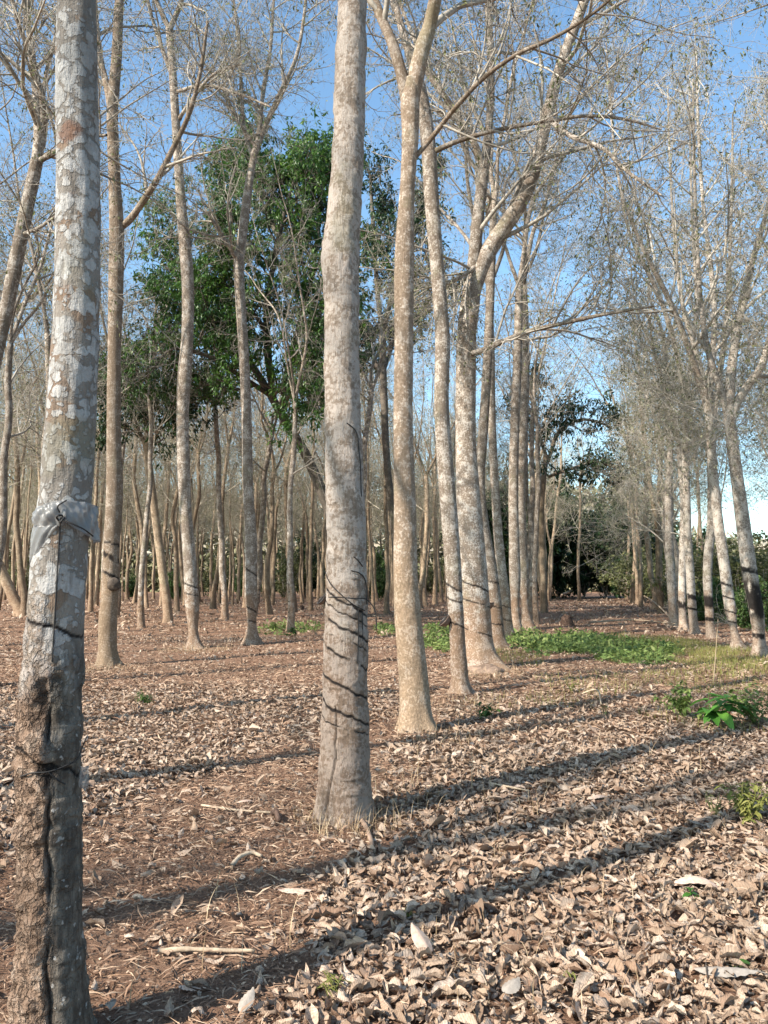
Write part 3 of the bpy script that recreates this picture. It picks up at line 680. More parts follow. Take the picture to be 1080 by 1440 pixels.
hand_tree(10.7, [(-38, 965, 16), (-36, 900, 12), (-30, 780, 11), (-24, 640, 10), (-10, 520, 9), (8, 440, 9), (22, 370, 9.5), (36, 300, 9), (48, 245, 8.5), (52, 225, 8)],
    'crooked dark-limbed rubber tree leaning into view at the left edge', mat=M_BARK, seed=41, n=200, S=28, lump=.05, flare=.3,
    limbs=[[(50, 232, 6), (54, 190, 6), (52, 150, 5.5), (48, 100, 5, .2), (40, 40, 4, .3), (30, -40, 3, .5)], [(52, 228, 5), (62, 180, 5), (60, 140, 4.5, -.2), (52, 110, 4, -.3), (40, 70, 3.6, -.5), (25, 30, 3, -.7), (12, -30, 2.2, -.9)], [(56, 226, 4), (75, 215, 4, -.3), (110, 195, 3, -.6), (150, 190, 1.8, -.9)],
           [(58, 150, 3), (68, 90, 2.6, .3), (80, 40, 2.2, .4), (84, -20, 1.6)], [(30, 330, 2.5), (55, 320, 2.4, -.3), (85, 300, 2, -.6)]], n1=9, n2=8, n3=7, fat=.9)

# --- right-hand row, leaning towards the corridor
right_bits = [
    (15.4, [(1072, 930, 16), (1070, 920, 12), (1064, 860, 11), (1055, 810, 11.5), (1048, 760, 11), (1042, 715, 10.5), (1036, 670, 9.5), (1030, 625, 9.5), (1026, 590, 9), (1024, 560, 8)], 'dark-banded rubber tree at the right edge forking towards the sky', 51,
        [[(1026, 605, 6), (1034, 570, 6.5), (1050, 545, 6), (1068, 520, 5.5, -.2), (1082, 480, 5, -.3), (1090, 420, 4, -.5), (1110, 330, 3, -.7)], [(1025, 590, 6.5), (1027, 540, 6), (1034, 480, 5.5, .2), (1046, 420, 5, .3), (1060, 360, 4, .4), (1080, 290, 3, .5)], [(1024, 585, 5), (1012, 545, 4.5), (995, 490, 4, .2), (985, 420, 3.5, .4), (980, 340, 2.6, .6)]],
        ((842, 848, .38, .36), (800, 806, .05, .3), (893, 896, .05, .4)), M_BARK_PALE),
    (16.7, [(1040, 918, 15), (1037, 908, 9.5), (1026, 850, 9), (1018, 790, 8.5), (1010, 735, 8), (1005, 690, 7.5), (1001, 640, 7), (998, 590, 7), (990, 540, 6)], 'grey rubber tree with spaced tapping cuts left of the dark-banded edge tree', 52,
        [[(996, 580, 4.5), (985, 540, 4.5), (965, 480, 4, -.3), (940, 420, 3.5, -.6), (905, 350, 3, -1), (880, 290, 2, -1.3)], [(997, 580, 4.5), (1000, 520, 4.5), (1005, 450, 4, .3), (1000, 380, 3.5, .5), (990, 300, 2.5, .7)]],
        ((838, 845, .02, .2), (858, 864, .016, .2), (873, 877, .014, .3), (820, 826, .03, .4)), M_BARK_PALE),
    (20.2, [(1005, 902, 10), (1002, 895, 8), (997, 850, 7), (995, 820, 7), (996, 780, 7), (1000, 745, 7), (1001, 690, 6.5), (1000, 640, 6), (1002, 590, 5)], 'rubber tree with a blackened lower trunk in the right row', 53,
        [[(1001, 610, 4), (995, 560, 4), (980, 500, 3.5, -.3), (960, 430, 3, -.5), (950, 350, 2, -.7)], [(1002, 600, 4), (1010, 540, 4, .2), (1020, 470, 3.4, .4), (1025, 390, 2.4, .6)]],
        ((845, 848, .15, .0), (870, 872, .05, .4)), M_BARK_PALE),
    (21.6, [(979, 897, 10), (977, 888, 7.5), (973, 850, 7), (970, 800, 6.5), (967, 750, 6.2), (965, 690, 6), (964, 620, 5.5), (967, 550, 5)], 'straight rubber tree with an orange-brown foot in the right row', 54,
        [[(965, 580, 4), (958, 530, 4), (945, 470, 3.4, -.4), (920, 400, 3, -.8), (890, 340, 2, -1.2)], [(966, 560, 4), (972, 500, 3.6, .2), (980, 420, 3, .4), (975, 340, 2, .5)]],
        ((838, 842, .07, .2), (855, 858, .03, .3)), M_BARK_PALE),
    (22.9, [(962, 890, 8), (961, 880, 6.5), (959, 830, 6), (960, 770, 5.5), (961, 700, 5.5), (955, 630, 5)], 'slim rubber tree standing just left of the orange-footed one', 55, None, ((850, 853, .1, .3),), M_BARK_PALE),
    (25.2, [(950, 882, 10), (948, 872, 7.5), (944, 820, 7), (941, 760, 6.5), (940, 700, 6), (942, 630, 5.5), (938, 560, 5)], 'broad greyish rubber tree behind the branch tangle in the right row', 56, None, (), M_BARK_PALE),
]
for (Y, path, lab, sd, lm, cu, mt) in right_bits:
    if lm: lm = [L + [(L[-1][0] + (L[-1][0] - L[-2][0]) * .8, L[-1][1] - 120, L[-1][2] * .8, L[-1][3] if len(L[-1]) > 3 else 0), (L[-1][0] + (L[-1][0] - L[-2][0]) * 1.1, L[-1][1] - 230, L[-1][2] * .45, L[-1][3] if len(L[-1]) > 3 else 0)] for L in lm]
    path = [(a, b, c * (.86 if k_ > 1 else .95)) for k_, (a, b, c) in enumerate(path)]
    hand_tree(Y, path, lab, mat=mt, seed=sd, n=220, S=28, lump=.06, flare=.3, cuts=cu, limbs=lm or (), top_limbs=None if lm else (3, 8, (14, 32)), side=3, n1=11, n2=9, n3=8, fat=.85, len1=(1.6, 3.8), leaf=(.65, 4, .035, .08), crown_mats=[M_TWIG_PALE, M_SPARSE_PALE])

# --- dark green trees
def green_tree(Y, path, label, limbs, seed, mats, leaf, n1=11, n2=7, n3=7, len1=(1.0, 2.4), mat=None, **kw):
    return hand_tree(Y, path, label, limbs=limbs, mat=mat or M_BARK_DARK, seed=seed, n=90, S=18, leaf=leaf, n1=n1, n2=n2, n3=n3, len1=len1, crown_mats=mats, group='leafy trees', name='leafy_tree', **kw)
green_tree(25, [(497, 868, 9), (490, 820, 8), (470, 740, 8), (452, 690, 8), (425, 630, 7.5), (400, 590, 7), (383, 560, 6.5)], 'dark evergreen tree leaning left with a dense green crown behind the V-limbed tree',
    [[(388, 568, 5), (365, 530, 5), (340, 490, 4.5, .4), (320, 430, 4, .8), (312, 350, 3.5, 1), (310, 280, 2.5, 1.2), (312, 225, 1.5, 1.2)],
     [(385, 562, 5), (378, 510, 5, -.3), (375, 440, 4.5, -.5), (385, 370, 4, -.8), (400, 300, 3, -1), (425, 220, 1.8, -1)],
     [(395, 580, 4), (405, 530, 4, .8), (420, 460, 3.5, 1.4), (440, 380, 3, 1.8), (450, 300, 2.4, 2), (455, 240, 1.4, 2)],
     [(380, 556, 3.5), (340, 530, 3, -1), (290, 500, 2.6, -1.6), (245, 490, 2, -2), (205, 530, 1.2, -2)],
     [(360, 524, 3.5), (310, 470, 3, .2), (265, 420, 2.6, .4), (240, 360, 2, .6), (245, 300, 1.2, .8)],
     [(378, 470, 3, -.4), (345, 420, 2.8, -1.2), (330, 350, 2.4, -1.8), (325, 290, 1.6, -2)],
     [(390, 575, 3.6), (420, 540, 3, -1), (450, 490, 2.6, -1.4), (470, 430, 2, -1.6), (480, 370, 1.2, -1.8)], [(395, 340, 3, -.8), (370, 290, 2.6, -.4), (355, 240, 2, 0), (350, 200, 1, .2)],
     [(415, 490, 3, 1.2), (430, 420, 2.6, .6), (420, 340, 2, .2), (405, 270, 1.4)], [(350, 510, 3, .2), (330, 470, 2.6, -.8), (290, 440, 2.2, -1.4), (270, 400, 1.4, -1.8)], [(400, 300, 2.4, -1), (430, 260, 2, -.6), (445, 215, 1.4)],
     [(380, 560, 3), (400, 545, 2.6, -1), (430, 545, 2, -1.6), (455, 560, 1.2, -2)]], 61, [M_BARK_DARK, M_GREEN], (.95, 9, .10, .21), n1=15, n2=8, n3=5, len1=(1.2, 2.6))
green_tree(31, [(560, 852, 6), (556, 760, 5.5), (545, 660, 5), (540, 560, 5), (538, 460, 4.5)], 'dark leafy tree showing between the stout middle tree and the ochre one',
    [[(538, 480, 3.4), (530, 400, 3.2, .5), (525, 320, 2.8, .8), (520, 240, 1.6, 1)], [(539, 470, 3.4), (555, 400, 3, -.5), (580, 330, 2.6, -.8), (600, 250, 1.6, -1)], [(540, 520, 3), (560, 470, 2.6, 1), (600, 430, 2, 1.4), (630, 390, 1.2, 1.5)],
     [(540, 540, 3), (520, 490, 2.6, 1), (500, 450, 2, 1.2), (480, 420, 1.2, 1.4)]], 63, [M_BARK_DARK, M_DARKGREEN], (1, 10, .13, .25), n1=13, n2=7, n3=5)
green_tree(27, [(236, 872, 7), (228, 800, 6), (215, 700, 5.5), (205, 620, 5)], 'leafy tree with low hanging green sprays beside the burl-bearing trunk',
    [[(206, 625, 3.4), (205, 560, 3, .3), (215, 490, 2.4, .5), (220, 420, 1.4, .6)], [(208, 640, 3), (230, 590, 2.6, -.4), (250, 560, 2, -.6), (265, 540, 1.2, -.8)], [(206, 630, 3), (185, 580, 2.4, .4), (175, 530, 1.8, .6)]], 65, [M_BARK_DARK, M_DARKGREEN], (1, 9, .12, .22), n1=15, n2=7, n3=5, mat=M_BARK_FAR)
green_tree(24, [(-30, 878, 7), (-28, 700, 6), (-15, 560, 5.5), (0, 460, 5)], 'yellowish-green leafy crown at the far left edge',
    [[(-2, 470, 3.6), (10, 420, 3, .4), (20, 360, 2.4, .6), (25, 310, 1.4, .8)], [(-3, 470, 3.6), (30, 430, 3, -.4), (65, 400, 2.2, -.6), (85, 370, 1.2, -.8)], [(-3, 470, 3.4), (-30, 420, 3), (-50, 360, 2), (-60, 300, 1.2)]], 67, [M_TWIG, M_OLIVE], (.7, 5, .08, .16), n1=10, n2=6, n3=5, mat=M_BARK_FAR)
green_tree(36, [(765, 858, 5), (763, 780, 4.5), (762, 700, 4), (768, 640, 4)], 'leafy tree with bluish-green sprays arching over the corridor',
    [[(770, 650, 2.6), (785, 610, 2.4), (820, 590, 2, .6), (860, 600, 1.2, .8)], [(771, 650, 2.6), (755, 600, 2.4, .6), (750, 560, 1.8, 1), (745, 530, 1)], [(772, 670, 2.4), (800, 660, 2, -1), (840, 650, 1.6, -1.4), (870, 660, 1, -1.6)]], 69, [M_TWIG, M_DARKGREEN], (.9, 7, .14, .27), n1=11, n2=6, n3=5, mat=M_BARK_FAR)

# ================================================================== THE REST OF THE PLANTATION
LAND = [(-60, 20, 'beyond the left edge of the picture'), (20, 140, 'seen behind the lichen-blotched left tree'), (140, 262, 'seen between the burl-bearing tree and the gently wavy tree'), (262, 348, 'seen between the gently wavy tree and the V-limbed tree'),
        (348, 458, 'seen between the V-limbed tree and the stout middle tree'), (458, 575, 'seen between the stout middle tree and the ochre one'), (575, 690, 'seen behind the thin curved tree with the cup'), (690, 790, 'lining the left side of the corridor'), (790, 860, 'at the far end of the corridor'),
        (860, 935, 'lining the right side of the corridor beyond the branch tangle'), (935, 1140, 'behind the right-hand row')]
def lab_for(x, y, far):
    px, _ = project((x, y, 0))
    pos = next((t for a, b, t in LAND if a <= px < b), 'out of view')
    d = 'slim' if far else 'bare'
    w = 'distant ' if y > 52 else ''
    return f'{w}{d} rubber tree {pos}', f'{w}{d} rubber trees {pos}'
g2 = np.random.default_rng(77)
def row_x(k, y):
    off = {0: 0, -1: -6.6, 1: 5.6}.get(k, -6.6 - 5.0 * (abs(k) - 1) if k < 0 else 5.6 * k)
    return -.26 + .24 * (y - 5) + off
cnt = {'mid': 0, 'far': 0}
cand = []
for k in range(-16, 5):
    y = -7.4 + g2.uniform(-1, 1)
    if k == 0: y = 26.3
    if k == 1: y = 28
    while y < (80 if k < 1 else 60):
        x = row_x(k, y) + g2.normal() * .28
        cand.append((k, x, y)); y += (3.0 if k >= -1 else 2.25) * g2.uniform(.75, 1.3)
for (k, x, y) in cand:
    if k >= 2 and (y < 24 or g2.random() < .6): continue
    inview = y > 9 and abs(x) < y * .50 + 3.0
    shade = k == -1 and -1.7 < y < 14
    if not (inview or shade): continue
    if min(((x - a) ** 2 + (y - b) ** 2) for a, b in USED_TREES) < 1.7 ** 2: continue
    px, py = project((x, y, 0)) if y > 1 else (-999, 0)
    # keep the open aisle between the second row and the middle row, and clear sight of the hand-placed stems
    if y < 22 and -20 < px < 1120 and k >= -1: continue
    if y < 16 and 0 < px < 1080: continue
    if 772 < px < 872 and y < 62: continue
    far = y > 33 or k <= -4
    kind = 'far' if far else ('lean' if k >= 1 else 'mid')
    if not inview: kind = 'thin'
    nvar = {'far': 6, 'mid': 5, 'lean': 3, 'thin': 2}[kind]
    la, gr = lab_for(x, y, far)
    if not inview: la, gr = 'bare rubber tree standing left of the view, seen by its long shadow', 'bare rubber trees left of the view'
    rz = g2.uniform(0, 6.28) if kind != 'lean' else g2.uniform(-.7, .7)
    place(kind, int(g2.integers(0, nvar)), x, y, la, gr, rz, g2.uniform(.85, 1.12), g2.uniform(.88, 1.12), limbs=not far)
    cnt['far' if far else 'mid'] += 1
slim = 0
while slim < 38:
    y = g2.uniform(34, 60); px = g2.uniform(5, 690); x = (px - CX) / F * y
    if min(((x - a) ** 2 + (y - b) ** 2) for a, b in USED_TREES) < 1.1: continue
    pos = next(t for a, b, t in LAND if a <= px < b)
    place('far', int(g2.integers(0, 6)), x, y, f'very thin young rubber tree {pos}', f'very thin young rubber trees {pos}', g2.uniform(0, 6.28), .58, g2.uniform(.8, 1.05)); slim += 1
for i, (x, y) in enumerate([(7.3, 12.3), (6.75, 9.4), (8.9, 13.6)]):
    place('mid', i + 1, x, y, 'bare rubber tree just outside the right edge, its twigs reaching in at the top right', 'rubber trees outside the right edge', .3 * i - .2, 1.0, 1.05)
p = ground(815, 846)
place('far', 2, p[0], p[1], 'lone pale slim tree in front of the dark thicket at the corridor end', None, .4, 1.0, .95)
print('auto trees', cnt)

# ---------------------------------------------------------------- thickets and scrub behind
def shrub_mesh(seed, h, w, mats, nleaf, L0, L1, stems=9):
    g = np.random.default_rng(seed)
    acc = Acc()
    P = np.zeros((1, 4, 3)); P[0, :, 2] = np.linspace(0, .25, 4)
    S1, R1 = grow(P, np.full((1, 4), .06), stems, .0, 1, 10, 55, h * .7, h * 1.15, .7, .04, .2, 10, .6, .5, g, 0)
    S1[..., :2] *= w / h * 1.2
    S2, R2 = grow(S1, R1, 9, .1, 1, 35, 80, h * .15, h * .38, .6, .015, .3, 6, .9, .1, g)
    R2 = np.maximum(R2, .006); S3, R3 = grow(S2, R2, 6, .1, 1, 25, 80, .25, .7, .6, .006, .5, 4, 1, 0, g); R3 = np.maximum(R3, .004)
    stem = Acc(); V, Q = tubes(S1, R1, 5); stem.add(V, Q); V, Q = tubes(S2, R2, 3); stem.add(V, Q); V, Q = tubes(S3, R3, 3); stem.add(V, Q)
    fol = Acc()
    twig_leaves(fol, S3[:, -1], norm(S3[:, -1] - S3[:, -2]), g, 1, nleaf, L0, L1, 0, .5, .45)
    twig_leaves(fol, S3[:, 1], norm(S3[:, -1] - S3[:, -2]), g, 1, max(2, nleaf // 2), L0, L1, 0, .5, .45)
    return stem.mesh('stems', [M_TWIG]), fol.mesh('foliage', mats)
SH = {'dark': [shrub_mesh(200 + i, 6.5, 4.2, [M_DARKGREEN], 9, .22, .42, 10) for i in range(2)],
      'olive': [shrub_mesh(210 + i, 4.2, 4.0, [M_OLIVE], 5, .14, .28, 10) for i in range(2)],
      'green': [shrub_mesh(220 + i, 3.0, 2.6, [M_SCRUB], 6, .16, .32, 8) for i in range(2)]}
def shrub(kind, i, px, Y, s, label, group, sz=None):
    x = (px - CX) / F * Y; st, fo = SH[kind][i]
    t = empty('shrub', (x, Y, float(gh(x, Y)) - .05), label, 'shrub', group, i * 1.7 + px * .13); t.scale = (s, s, sz or s)
    obj('stems', st, t); obj('foliage', fo, t)
for i, (px, Y, s, sz) in enumerate([(688, 60, .9, 1.2), (722, 59, 1.05, 1.5), (748, 62, 1.1, 1.6), (785, 64, 1.1, 1.25), (820, 66, 1.1, 1.2), (850, 64, 1.1, 1.25), (885, 62, 1.1, 1.3)]):
    shrub('dark', i % 2, px, Y, s, 'dark dense shrub of the thicket closing the corridor end', 'thicket shrubs at the corridor end', sz)
for i, (px, Y, s) in enumerate([(905, 50, 1.0), (940, 44, 1.0), (975, 40, 1.05), (1012, 36, 1.0), (1048, 33, 1.0), (1085, 31, 1.0), (960, 55, 1.3), (1035, 50, 1.3), (1100, 46, 1.2), (925, 60, 1.4)]):
    shrub('olive', i % 2, px, Y, s, 'olive scrub bush growing behind the right-hand tree row', 'scrub behind the right row', .8 if Y > 44 else .72)
for i, (px, Y, s) in enumerate([(1010, 27, .45), (1055, 24, .42), (985, 29, .4), (1085, 22, .45)]):
    shrub('green', i % 2, px, Y, s, 'low green bush under the right-hand trees', 'low bushes under the right row')
for i, (px, Y, s, kd) in enumerate([(400, 64, .9, 'olive'), (436, 66, .8, 'dark'), (300, 72, .9, 'olive'), (545, 70, 1.2, 'green'), (522, 60, 1.0, 'green'), (380, 62, .5, 'green'), (120, 66, .7, 'olive'), (190, 68, .6, 'green'), (600, 70, .7, 'olive'), (40, 66, .7, 'olive'), (250, 60, .6, 'green'), (640, 72, .8, 'olive'), (345, 70, .7, 'green')]):
    pos = 'left of the V-limbed tree' if px < 350 else 'between the V-limbed tree and the middle tree' if px < 470 else 'behind the gap right of the middle tree'
    cn = {'dark': 'dark green', 'green': 'bright green', 'olive': 'dull olive'}[kd]
    shrub(kd, i % 2, px, Y, s, f'{cn} understorey shrub far off, {pos}', f'{cn} far shrubs {pos}')

def tangle_mesh(seed):
    g = np.random.default_rng(seed); P = np.zeros((1, 4, 3)); P[0, :, 2] = np.linspace(0, .3, 4)
    S1, R1 = grow(P, np.full((1, 4), .035), 12, 0, 1, 15, 80, 1.6, 3.6, .7, .018, .3, 12, .9, .15, g, 0)
    S2, R2 = grow(S1, R1, 6, .1, 1, 30, 80, .6, 1.5, .6, .008, .4, 9, 1.1, -.1, g); S3, R3 = grow(S2, R2, 4, .1, 1, 30, 80, .25, .7, .7, .0045, .6, 6, 1.4, 0, g)
    st = Acc(); [st.add(*tubes(p, r, n_)) for p, r, n_ in ((S1, R1, 5), (S2, np.maximum(R2, .004), 3), (S3, np.maximum(R3, .003), 3))]
    lf = Acc(); twig_leaves(lf, S3[:, -1], norm(S3[:, -1] - S3[:, -2]), g, .5, 3, .04, .09, 0)
    return st.mesh('branches', [M_TWIG_PALE]), lf.mesh('foliage', [M_OLIVE])
TG = [tangle_mesh(240 + i) for i in range(3)]
for i, (px, Y, s_) in enumerate([(946, 28, .34), (1022, 26, .4), (966, 33, .45)]):
    x = (px - CX) / F * Y; t = empty('bare_bush', (x, Y, float(gh(x, Y)) - .04), 'leafless tangle of thin pale branches at the foot of the right-hand row', 'bush', 'branch tangles under the right row', i * 1.9); t.scale = (s_,) * 3
    obj('branches', TG[i % 3][0], t); obj('foliage', TG[i % 3][1], t)

def distant_wood():
    g = np.random.default_rng(91); n = 125000
    px = g.uniform(-220, 1300, n); Y = g.uniform(95, 125, n); x = (px - CX) / F * Y
    top = 9 + 9 * fbm(np.stack([x * .09, Y * .05, np.zeros(n)], -1), 3, 2); top = np.where(px > 950, top * .5, top)
    z = top * g.random(n) ** 1.25
    P = np.stack([x, Y, z], -1); D = g.normal(size=(n, 3)); Nn = g.normal(size=(n, 3))
    L = g.uniform(.5, 1.4, n); V, T = leaf_quads(P, D, Nn, L, L * .35)
    m = (g.random(n) < np.where(z < 4, .85, .55)).astype(int)
    me = mesh_np('distant_wood', V, None, T, [M_TWIG_FAR, M_FARWOOD], tm=np.tile(m, 4))
    tag(obj('distant_wood', me), 'hazy olive-grey wood far beyond the plantation', 'woodland', kind='stuff')
distant_wood()

# ================================================================== GROUND
def row_s(x, y):   # signed distance right of the near row
    return x - np.where(y < 5, -.26 + .38 * (y - 5), -.26 + .27 * (y - 5))
def cover(x, y):
    n = fbm(np.stack([x * .9, y * .9, np.zeros_like(x)], -1), 3, 31) - .5
    n2 = fbm(np.stack([x * .35, y * .6, np.zeros_like(x)], -1), 3, 41) - .5
    s = row_s(x, y) + n * 1.1
    rb = np.interp(y, [2, 3, 5, 6.5, 9], [1.0, .75, .25, -.15, -.2])
    lb = np.interp(y, [2, 4, 5, 6, 7.5, 9], [-1.0, -1.15, -1.45, -1.5, -.9, -.6])
    bare = sstep(lb - .25, lb + .15, s) * (1 - sstep(rb - .2, rb + .25, s))
    c = 1 - .93 * bare
    left = sstep(-.5, -1.5, s)
    c = c * (1 - left * sstep(9.0, 12.0, y) * (.66 + .9 * n2))
    c = c * (1 - .62 * sstep(7.5, 11, y) * (1 - left))
    c = c * (1 - .85 * sstep(.1, .25, -n2 - .02) * sstep(7, 10, y))
    return np.clip(c, 0.03, 1)
def ground_mesh():
    ys = np.concatenate([np.linspace(-30, .5, 30), np.arange(.6, 14, .07), np.arange(14, 40, .35), np.arange(40, 130, 2), [140, 170, 220, 300, 450, 700]])
    xs = np.concatenate([[-500, -300, -200, -140, -110], np.arange(-90, -12, 2.5), np.arange(-12, -5, .4), np.arange(-5, 7, .09), np.arange(7, 14, .4), np.arange(14, 90, 2.5), [110, 140, 200, 300, 500]])
    X, Y = np.meshgrid(xs, ys); Z = gh(X, Y)
    q = np.stack([X * 5, Y * 5, np.zeros_like(X)], -1); near = np.exp(-np.maximum(Y - 6, 0) / 5)
    Z = Z + (fbm(q, 4, 51) - .5) * .025 * near - .004
    Z = np.where(np.abs(X) + Y > 150, Z - .2, Z)
    ny, nx = X.shape; V = np.stack([X, Y, Z], -1).reshape(-1, 3)
    i = np.arange(ny - 1)[:, None] * nx; j = np.arange(nx - 1)[None]
    Q = np.stack([i + j, i + j + 1, i + nx + j + 1, i + nx + j], -1).reshape(-1, 4)
    tag(obj('ground', mesh_np('ground', V, Q, None, [M_SOIL])), 'reddish brown plantation soil under leaf litter', 'ground', kind='structure')
ground_mesh()

LT, LW = [], []
def dead_leaves(X, Y, g, KL, KW, L, tilt, lift):
    """curled leaves, KL x KW vertices each"""
    n = len(X)
    t = np.linspace(0, 1, KL)[None, :, None]; w = np.linspace(-1, 1, KW)[None, None, :]
    prof = np.sin(np.pi * np.clip(t * .96 + .02, 0, 1) ** .8) ** .8
    Lx = L[:, None, None]; W = (L * g.uniform(.36, .54, n))[:, None, None] * .5
    cl = (g.normal(size=n) * 1.05 + .25)[:, None, None]; cw = (g.normal(size=n) * 1.0 + .5)[:, None, None]
    hook = (g.normal(size=n) * .9)[:, None, None]
    tw = (g.normal(size=n) * .7)[:, None, None]
    a = (t - .5) * cl
    lx = (t - .5) * Lx * (1 - .12 * cl ** 2 * (t - .5) ** 2 * 4) + w * 0
    lz = Lx * .5 * cl * (t - .5) ** 2 + Lx * .9 * hook * (t - .5) ** 3 + w * 0
    b = w * prof * W * (1 - .28 * np.abs(np.tanh(cw)) * np.abs(w))
    cv = np.abs(w) ** 1.4 * prof * W * np.tanh(cw) * 1.25
    rip = (g.normal(size=(n, KL, KW)) * .05) * Lx
    yy = b * np.cos(tw * (t - .5)); zz = lz + cv + b * np.sin(tw * (t - .5)) + rip
    loc = np.stack([lx + 0 * b, yy, zz], -1)
    az = g.uniform(0, 6.283, n); pi_ = g.normal(size=n) * tilt; ro = g.normal(size=n) * tilt * 1.25 + (g.random(n) < .35) * np.pi
    def rot(v, ax, an):
        c, s = np.cos(an)[:, None, None], np.sin(an)[:, None, None]; o = v.copy(); i, j = [(1, 2), (2, 0), (0, 1)][ax]
        o[..., i] = v[..., i] * c - v[..., j] * s; o[..., j] = v[..., i] * s + v[..., j] * c; return o
    loc = rot(rot(rot(loc, 0, ro), 1, pi_), 2, az)
    zmin = loc[..., 2].min((1, 2)); zc = gh(X, Y) + .002 + lift - zmin * .55
    V = loc + np.stack([X, Y, zc], -1)[:, None, None, :]
    o = (np.arange(n) * KL * KW)[:, None, None]; i = np.arange(KL - 1)[None, :, None] * KW; j = np.arange(KW - 1)[None, None, :]
    Q = np.stack([o + i + j, o + i + j + 1, o + i + KW + j + 1, o + i + KW + j], -1).reshape(-1, 4)
    LT.append(np.broadcast_to(t, (n, KL, KW)).ravel().copy()); LW.append(np.broadcast_to(w, (n, KL, KW)).ravel().copy())
    return V.reshape(-1, 3), Q
def scatter(g, x0, x1f, y0, y1, dens, fn=cover, pw=1.0):
    n = int((y1 - y0) * (x1f(y1) - (-x1f(y1))) * dens); X = g.uniform(-1, 1, n) * x1f(y1); Y = g.uniform(y0, y1, n)
    k = (np.abs(X) < x1f(Y)) & (g.random(n) < fn(X, Y) ** pw); return X[k], Y[k]
def litter():
    g = np.random.default_rng(5); acc = Acc()
    half = lambda y: y * .56 + 1.6
    for (y0, y1, dens, KL, KW, l0, l1, tilt, lf) in ((1.2, 4.2, 1300, 7, 5, .032, .10, .17, .022), (4.2, 7.0, 1150, 5, 3, .035, .10, .19, .02), (7.0, 11.0, 640, 4, 3, .04, .10, .22, .018), (11.0, 21.0, 260, 3, 2, .055, .12, .25, .014), (21.0, 60.0, 34, 3, 2, .10, .24, .35, .01)):
        X, Y = scatter(g, 0, half, y0, y1, dens)
        L = g.uniform(l0, l1, len(X)) * np.where(g.random(len(X)) < .08, 1.5, 1) * np.where(g.random(len(X)) < .32, g.uniform(.35, .7, len(X)), 1)
        V, Q = dead_leaves(X, Y, g, KL, KW, L, tilt, g.random(len(X)) * lf); acc.add(V, Q)
    print('litter verts', acc.n)
    lm = acc.mesh('leaf_litter', [M_LITTER])
    for nm, a in (('along', LT), ('across', LW)):
        lm.attributes.new(nm, 'FLOAT', 'POINT').data.foreach_set('value', np.concatenate(a).astype(np.float32))
    tag(obj('leaf_litter', lm), 'dry curled pale brown rubber leaves carpeting the ground', 'leaf litter', kind='stuff')
    # shreds and straw on the barer strips
    acc = Acc()
    for (y0, y1, dens) in ((1.5, 7, 3000), (7, 14, 700), (14, 30, 90)):
        X, Y = scatter(g, 0, half, y0, y1, dens, lambda x, y: np.clip(1.2 - cover(x, y), .38, 1))
        n = len(X); az = g.uniform(0, 6.28, n); el = g.normal(size=n) * .3
        D = np.stack([np.cos(az), np.sin(az), el], -1); Nn = norm(g.normal(size=(n, 3)) * .6 + np.array([0, 0, 1]))
        st = g.random(n) < .42
        L = np.where(st, g.uniform(.04, .12, n), g.uniform(.008, .026, n)) * (1 if y1 < 8 else 1.5); W = np.where(st, .0019, L * .5) * (1 if y1 < 8 else 1.7)
        V, T = leaf_quads(np.stack([X, Y, gh(X, Y) + .004 + g.random(n) * .014], -1), D, Nn, L, W); acc.add(V, None, T)
    tag(obj('leaf_debris', acc.mesh('leaf_debris', [M_DEBRIS])), 'fine brown leaf shreds and straw on the bare strip between the trees', 'leaf debris', kind='stuff')
litter()

# ---------------------------------------------------------------- grass and weeds
def blades(P, L, W, g, lean=.5, K=4):
    n = len(P); az = g.uniform(0, 6.28, n); le = np.abs(g.normal(size=n)) * lean + .1
    h = np.stack([np.cos(az), np.sin(az), np.zeros(n)], -1); s = np.stack([-np.sin(az), np.cos(az), np.zeros(n)], -1)
    pts = []; p = P.copy(); a = le * .3
    for j in range(K):
        t = j / (K - 1); w = (W * (1 - t ** 1.5 * .93))[:, None] * .5
        pts.append(np.stack([p - s * w, p + s * w], 1))
        d = h * np.sin(a)[:, None] + np.array([0, 0, 1]) * np.cos(a)[:, None]; p = p + d * (L / (K - 1))[:, None]; a = a + le * .55
    V = np.stack(pts, 1).reshape(-1, 3)
    o = (np.arange(n) * K * 2)[:, None]; j = (np.arange(K - 1) * 2)[None]
    Q = np.stack([o + j, o + j + 1, o + j + 3, o + j + 2], -1).reshape(-1, 4); return V, Q
def in_poly_noise(g, polys, dens):
    Xs, Ys = [], []
    for (cx, cy, rx, ry, d) in polys:
        n = int(rx * ry * 3.14 * dens * d); a = g.uniform(0, 6.28, n); r = np.sqrt(g.random(n))
        x = cx + rx * r * np.cos(a); y = cy + ry * r * np.sin(a)
        k = fbm(np.stack([x * 1.1, y * 1.1, np.zeros(n)], -1), 3, 61) + .25 * (1 - r) > .52; Xs.append(x[k]); Ys.append(y[k])
    X, Y = np.concatenate(Xs), np.concatenate(Ys); return np.stack([X, Y, gh(X, Y)], -1)
def pat(px, py, wpx, ry, d=1):
    p = ground(px, py); return (p[0], p[1], wpx / F * p[1], ry, d)
